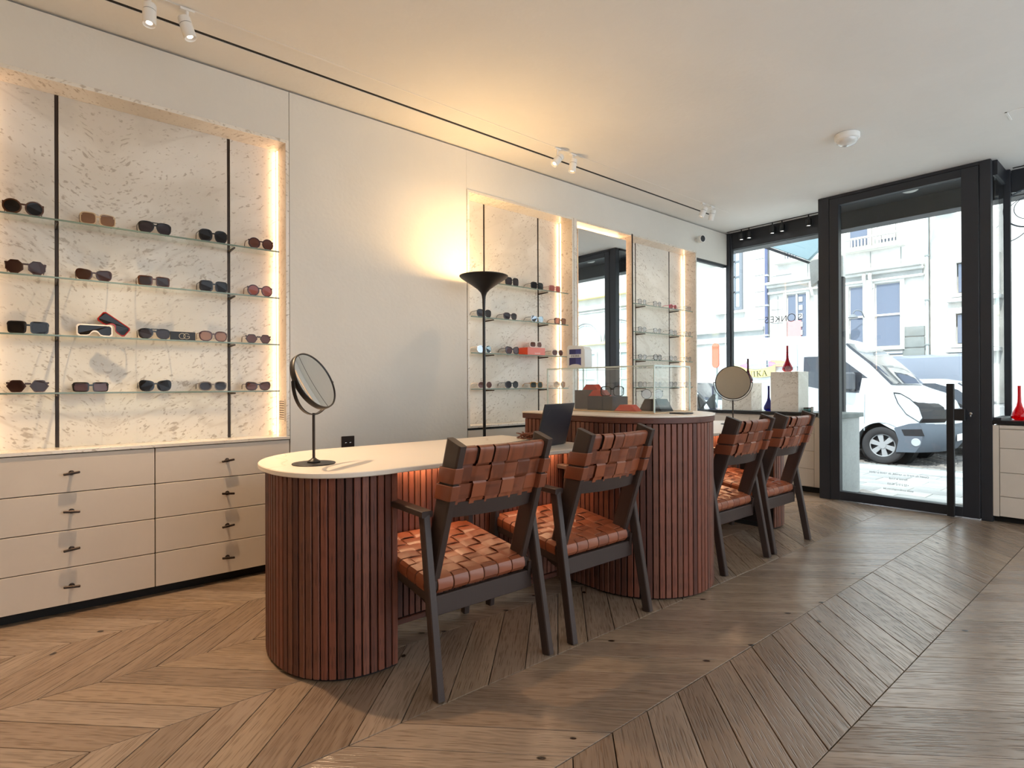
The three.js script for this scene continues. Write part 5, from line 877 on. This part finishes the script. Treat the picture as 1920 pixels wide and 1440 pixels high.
function car(label, pos, turn, paint) {
  const t = thing('car', label, 'car', pos, turn), rec = (x, y, s) => { const a = Math.abs(s); return [0.28 * a ** 3 * Math.sign(x) * clamp((Math.abs(x) - 0.9) / 1.2), 0.05 * a ** 4 * clamp((y - 0.9) * 2), 0.10 + 0.22 * clamp((y - 0.92) / 0.5)]; };
  const arch = (cx) => arcPts(cx, 0.28, 0.36, Math.PI, 0, 14);
  obj('body', shell([[-2.05, 0.3], ...arch(-1.25), ...arch(1.3), [2.0, 0.28], [2.1, 0.5], [2.05, 0.72], [1.8, 0.84], [1.05, 0.95], [0.45, 1.38], [0.1, 1.45], [-0.7, 1.45], [-1.2, 1.36], [-1.75, 1.02], [-2.08, 0.95], [-2.14, 0.6]], ZS, rec), paint, t);
  for (const s of [1, -1]) { for (const [p] of [[[[-1.45, 0.98], [-1.12, 1.30], [-0.45, 1.37], [-0.45, 0.96]]], [[[-0.39, 0.96], [-0.39, 1.37], [0.12, 1.36], [0.48, 1.24], [0.82, 0.97]]]]) { const g = ext(p, 0.02, 0.003); g.translate(0, 0, -0.01); const o = obj('side_window', boxUV(g), M.darkPane, t); o.position.set(0, 0, s > 0 ? -0.20 : -1.80); o.rotation.x = -s * 0.0; o.position.y = 0; const p0 = o.geometry.attributes.position; for (let i = 0; i < p0.count; i++) p0.setZ(i, p0.getZ(i) - s * 0.22 * clamp((p0.getY(i) - 0.92) / 0.5) + s * 0.105); o.geometry.computeVertexNormals(); }
    for (const cx of [-1.25, 1.3]) { const w = wheel(t, cx, 0.295, s > 0 ? -0.10 : -1.90, 0.295); if (s < 0) w.rotation.y = Math.PI; } }
  obj('windscreen', shell([[1.02, 0.975], [0.46, 1.385], [0.42, 1.37], [0.98, 0.955]].map(([x, y]) => [x + 0.012, y + 0.012]), ZS.map((s) => s * 0.88), rec), M.darkPane, t);
  for (const r of [[0.62, 0.8, 0.95], [-0.95, -0.8, -0.62]]) obj('headlamp', shell([[1.9, 0.62], [2.1, 0.6], [2.07, 0.74], [1.86, 0.80]], r, (x, y, s) => { const k = rec(x, y, s); return [k[0] - 0.012, k[1], k[2] - 0.01]; }), phys([226, 232, 236], 0.08), t);
  return t;
}
car('white car between the white van and the grey van', [0.25, -0.268, -13.12], 0, phys([238, 240, 242], 0.25, { clearcoat: 0.6 }));
car('pale blue car seen through the corner window at the left', [-5.2, -0.268, -12.6], 0, phys([206, 226, 236], 0.25, { clearcoat: 0.6 }));

// facades across the street
function win(t, x0, x1, y0, y1, z, nx = 1, ny = 1, m = M.darkPane, fm = M.facade) {
  const f = obj('window', ext(rect(x0 - 0.09, x1 + 0.09, y0 - 0.09, y1 + 0.09), 0.09, 0.01, [rect(x0, x1, y0, y1)]), fm, t); f.position.z = z;
  const w = (x1 - x0) / nx, h = (y1 - y0) / ny;
  for (let i = 0; i < nx; i++) for (let j = 0; j < ny; j++) obj('window_pane', cbox(x0 + i * w + 0.025, y0 + j * h + 0.025, 0.005, x0 + (i + 1) * w - 0.025, y0 + (j + 1) * h - 0.025, 0.015, 0), m, f);
  const bars = []; for (let i = 1; i < nx; i++) bars.push(cbox(x0 + i * w - 0.025, y0, 0.01, x0 + i * w + 0.025, y1, 0.05, 0.004)); for (let j = 1; j < ny; j++) bars.push(cbox(x0, y0 + j * h - 0.025, 0.01, x1, y0 + j * h + 0.025, 0.05, 0.004));
  if (bars.length) obj('glazing_bar', bars, fm, f);
  return f;
}
const seam = (t, x0, y0, x1, y1, z) => obj('joint_line', cbox(x0, y0, z, x1, y1, z + 0.012, 0.001), M.granite, t);
{
  const Z = -17.0;
  const B = thing('building', 'white house across the street with small balconies over tall shop windows', 'building', [0, 0, Z]);
  obj('wall', cbox(-4.55, -0.4, -0.5, -0.63, 9.5, 0, 0.01), M.facade, B);
  const glassy = phys([98, 108, 128], 0.06, { clearcoat: 0.8 });
  win(B, -2.36, -2.02, 2.05, 3.70, 0, 1, 2, glassy); win(B, -1.74, -1.17, 2.05, 3.70, 0, 1, 2, glassy); win(B, -4.02, -3.46, 2.3, 3.70, 0, 2, 1, glassy);
  win(B, -2.36, -1.90, 4.76, 5.9, 0, 1, 2, glassy); win(B, -1.68, -1.24, 4.76, 5.9, 0, 1, 1, glassy); win(B, -4.05, -3.55, 4.76, 5.9, 0, 1, 2, glassy);
  for (let k = 0; k < 6; k++) obj('curtain_fold', cyl(0.03, 1.0, 8), M.white, B).position.set(-1.62 + k * 0.065, 4.85, 0.03);
  for (const [a, b] of [[-2.40, -1.84], [-1.72, -1.18], [-4.1, -3.5]]) { const n = Math.round((b - a) / 0.075); for (let k = 0; k <= n; k++) { const g = cbox(-0.016, 0, -0.016, 0.016, 0.22, 0.016, 0.004); obj('baluster', g, M.facade, B).position.set(a + ((b - a) * k) / n, 4.70, 0.20); } obj('balcony_rail', cbox(a - 0.03, 4.92, 0.16, b + 0.03, 4.97, 0.24, 0.006), M.facade, B); }
  obj('balcony_slab', cbox(-4.3, 4.60, 0, -1.05, 4.68, 0.28, 0.01), M.facade, B);
  obj('cornice', [cbox(-4.55, 4.02, 0, -0.66, 4.10, 0.30, 0.02), cbox(-4.55, 3.94, 0, -0.66, 4.02, 0.20, 0.015), cbox(-4.55, 3.76, 0, -0.66, 3.82, 0.14, 0.01)], M.facade, B);
  obj('frieze', cbox(-4.55, 3.82, 0, -0.70, 3.94, 0.05, 0.004), M.facadeGrey, B);
  for (const x of [-1.87, -3.0]) obj('pilaster', cbox(x - 0.09, -0.27, 0, x + 0.09, 3.78, 0.16, 0.02), M.facade, B);
  for (const x of [-1.94, -1.80, -3.28]) obj('bracket', tube([[x, 4.0, 0.10], [x, 3.92, 0.24], [x, 3.78, 0.20], [x, 3.6, 0.10]], 0.045, 14, 8), M.facade, B);
  for (const x of [-1.86, -1.17, -3.45]) seam(B, x, 4.12, x + 0.014, 4.58, 0); seam(B, -4.5, 4.3, -3.9, 4.312, 0); seam(B, -4.5, 3.3, -4.1, 3.312, 0); seam(B, -4.5, 2.9, -4.1, 2.912, 0); seam(B, -4.3, 2.4, -4.29, 3.7, 0);
  for (let r = 0; r < 5; r++) for (let c = 0; c < 1; c++) obj('granite_block', cbox(-1.12, 2.28 - r * 0.28, 0, -0.66, 2.53 - r * 0.28, 0.05, 0.008), M.granite, B);
  obj('pink_panel', cbox(-4.0, 2.32, 0.02, -3.62, 2.92, 0.06, 0.004), std([240, 150, 150], 0.7), B);
  for (let k = 0; k < 5; k++) obj('shutter', cbox(-3.68, 2.5 + k * 0.24, 0.02, -3.58, 2.64 + k * 0.24, 0.05, 0.004), M.facade, B);
  const ln = obj('wall_lamp', [tube([[-1.98, 2.85, 0.1], [-2.0, 3.0, 0.28], [-2.1, 3.02, 0.36], [-2.16, 2.94, 0.36]], 0.014, 16, 6), (() => { const g = lathe([[0, 0.09], [0.05, 0.08], [0.13, 0.0], [0.12, 0]], 24); g.translate(-2.16, 2.84, 0.36); return g; })()], std([120, 126, 130], 0.5), B);
  obj('tube_rail', (() => { const g = cyl(0.05, 1.5, 16); g.rotateZ(Math.PI / 2); g.translate(-1.05, 1.86, 0.3); return g; })(), M.chrome, B);
  const pipe = thing('drain_pipe', 'grey drain pipe between the two white houses, seen through the door', 'pipe', [-0.60, -0.27, Z + 0.06]); obj('pipe', cyl(0.035, 9, 14), std([176, 184, 188], 0.5), pipe); for (let k = 0; k < 6; k++) obj('pipe_clip', cbox(-0.05, 1.2 + k * 1.1, -0.05, 0.05, 1.24 + k * 1.1, 0.04, 0.004), M.granite, pipe);
  const pipe2 = thing('drain_pipe', 'slate-blue drain pipe left of the shop name, seen through the left window', 'pipe', [-4.615, -0.27, Z + 0.06]); obj('pipe', cyl(0.046, 9, 14), std([92, 100, 132], 0.6), pipe2); for (let k = 0; k < 6; k++) obj('pipe_clip', cbox(-0.058, 1.0 + k * 0.9, -0.05, 0.058, 1.05 + k * 0.9, 0.06, 0.004), M.facadeGrey, pipe2);
  const Cc = thing('building', 'plain bright white house right of the drain pipe, with deep window surrounds', 'building', [0, 0, Z]);
  obj('wall', cbox(-0.55, -0.4, -0.5, 3.2, 9.5, 0, 0.01), M.facade, Cc);
  for (const [x, y] of [[0.02, 3.22], [0.0, 2.02], [1.5, 3.22], [1.5, 2.02]]) { win(Cc, x, x + 0.62, y, y + 0.72, 0.16, 1, 1, glassy); obj('window_surround', ext(rect(x - 0.16, x + 0.78, y - 0.1, y + 0.86), 0.2, 0.02, [rect(x - 0.04, x + 0.66, y - 0.02, y + 0.74)]), M.facade, Cc); obj('window_surround', cbox(x - 0.2, y - 0.2, 0, x + 0.82, y - 0.1, 0.24, 0.01), M.facadeGrey, Cc); }
  const sg = obj('projecting_sign', cbox(-0.40, 5.23, Z + 0.02, -0.02, 5.42, Z + 0.9, 0.008), std([206, 214, 218], 0.5), null); tag(sg, 'pale box sign projecting from the plain white house, high in the door glass', 'sign');
  const A = thing('building', 'white house at the left of the drain pipe with a barred stair window', 'building', [0, 0, Z]);
  obj('wall', cbox(-7.2, -0.4, -0.5, -4.68, 9.5, 0, 0.01), M.facade, A); win(A, -5.80, -5.46, 3.5, 5.9, 0, 2, 5, phys([210, 224, 230], 0.1, { clearcoat: 0.4 }), std([120, 126, 134], 0.6));
  obj('cornice', [cbox(-7.2, 2.72, 0, -4.7, 2.86, 0.16, 0.02), cbox(-7.2, 2.40, 0, -4.7, 2.44, 0.08, 0.01), cbox(-6.3, 3.32, 0, -5.3, 3.40, 0.14, 0.01)], M.facade, A); obj('frieze', cbox(-7.2, 2.44, 0, -4.72, 2.72, 0.03, 0.004), M.facadeGrey, A);
  for (const y of [3.05, 3.45, 3.9, 4.4, 4.9]) seam(A, -5.0, y, -4.7, y + 0.012, 0); for (const y of [5.5, 5.8]) seam(A, -6.0, y + 0.5, -5.6, y + 0.52, 0);
  const arches = (label, x0, n, w, z, yb) => {
    const D = thing('building', label, 'building', [x0, 0, z]); obj('wall', cbox(-0.6, -0.4, -0.5, n * w + 0.6, 10, 0, 0.01), M.facade, D);
    const ochre = std([240, 222, 158], 0.8);
    obj('ledge', cbox(-0.6, yb + 1.72, 0, n * w + 0.6, yb + 1.80, 0.22, 0.01), ochre, D); obj('ledge', cbox(-0.6, yb - 0.10, 0, n * w + 0.6, yb - 0.02, 0.20, 0.01), ochre, D); obj('cornice', [cbox(-0.6, yb + 1.28, 0, n * w + 0.6, yb + 1.36, 0.12, 0.01), cbox(-0.6, yb + 1.18, 0, n * w + 0.6, yb + 1.22, 0.06, 0.01)], M.facade, D);
    for (let k = 0; k < n; k++) { const c = (k + 0.5) * w, r = w * 0.40; for (const [ro, ri, d] of [[r + 0.14, r + 0.08, 0.09], [r + 0.05, r, 0.06]]) obj('arch_moulding', ext([...arcPts(c, yb, ro, 0, Math.PI, 22), ...arcPts(c, yb, ri, Math.PI, 0, 22)], d, 0.006), M.facadeGrey, D);
      const g = ext([...arcPts(c, yb, r, 0, Math.PI, 20)], 0.02, 0.002); const f = obj('arch_window', g, phys([206, 224, 228], 0.12), D); obj('glazing_bar', [cbox(c - 0.02, yb, 0.01, c + 0.02, yb + r, 0.05, 0.003), cbox(c - r, yb + 0.02, 0.01, c + r, yb + 0.06, 0.05, 0.003)], M.facade, f);
      win(D, c - w * 0.30, c + w * 0.30, 0.35, yb - 0.45, 0, 2, 2, phys([190, 204, 200], 0.1)); }
    return D;
  };
  arches('arched white house with yellow ledges seen through the corner window', -12.4, 4, 1.75, -20, 2.75);
  arches('arched white house with yellow ledges seen only in the wall mirror', 4.0, 8, 1.75, -17.0, 2.75);
  const os = thing('street_sign', 'orange-red upright sign on a post in the corner window', 'sign', [-3.67, -0.268, -12.45]); obj('post', cyl(0.02, 2.1, 12), M.granite, os); const o1 = ext([...arcPts(0, 0.22, 0.085, 0, Math.PI, 14), ...arcPts(0, -0.2, 0.085, Math.PI, Math.PI * 2, 14)], 0.04, 0.004); const so = obj('panel', o1, std([244, 96, 60], 0.6), os); so.position.set(-0.02, 2.03, 0.0);
  const aw = thing('canopy_sign', 'pale blue canopy panel with a dark edge outside the left window', 'canopy', [0, 0, -7.2]);
  obj('panel', ext([[0.03, 2.86], [0.555, 2.575], [0.66, 2.66], [0.9, 3.2], [0.03, 3.2]], 0.06, 0.006), std([150, 178, 190], 0.5), aw); obj('edge', ext([[0.0, 2.87], [0.0, 2.83], [0.555, 2.535], [0.575, 2.555], [0.04, 2.85]], 0.08, 0.004), M.frame, aw);
  obj('stone_return', ext([[0.575, 2.53], [0.68, 2.62], [0.95, 2.62], [0.95, 2.32], [0.70, 2.32], [0.595, 2.25]], 0.08, 0.006), M.facade, aw);
  obj('post', cbox(0.67, -0.15, 0, 0.95, 2.32, 0.08, 0.01), M.frame, aw);
}
renderer.render(scene, camera);
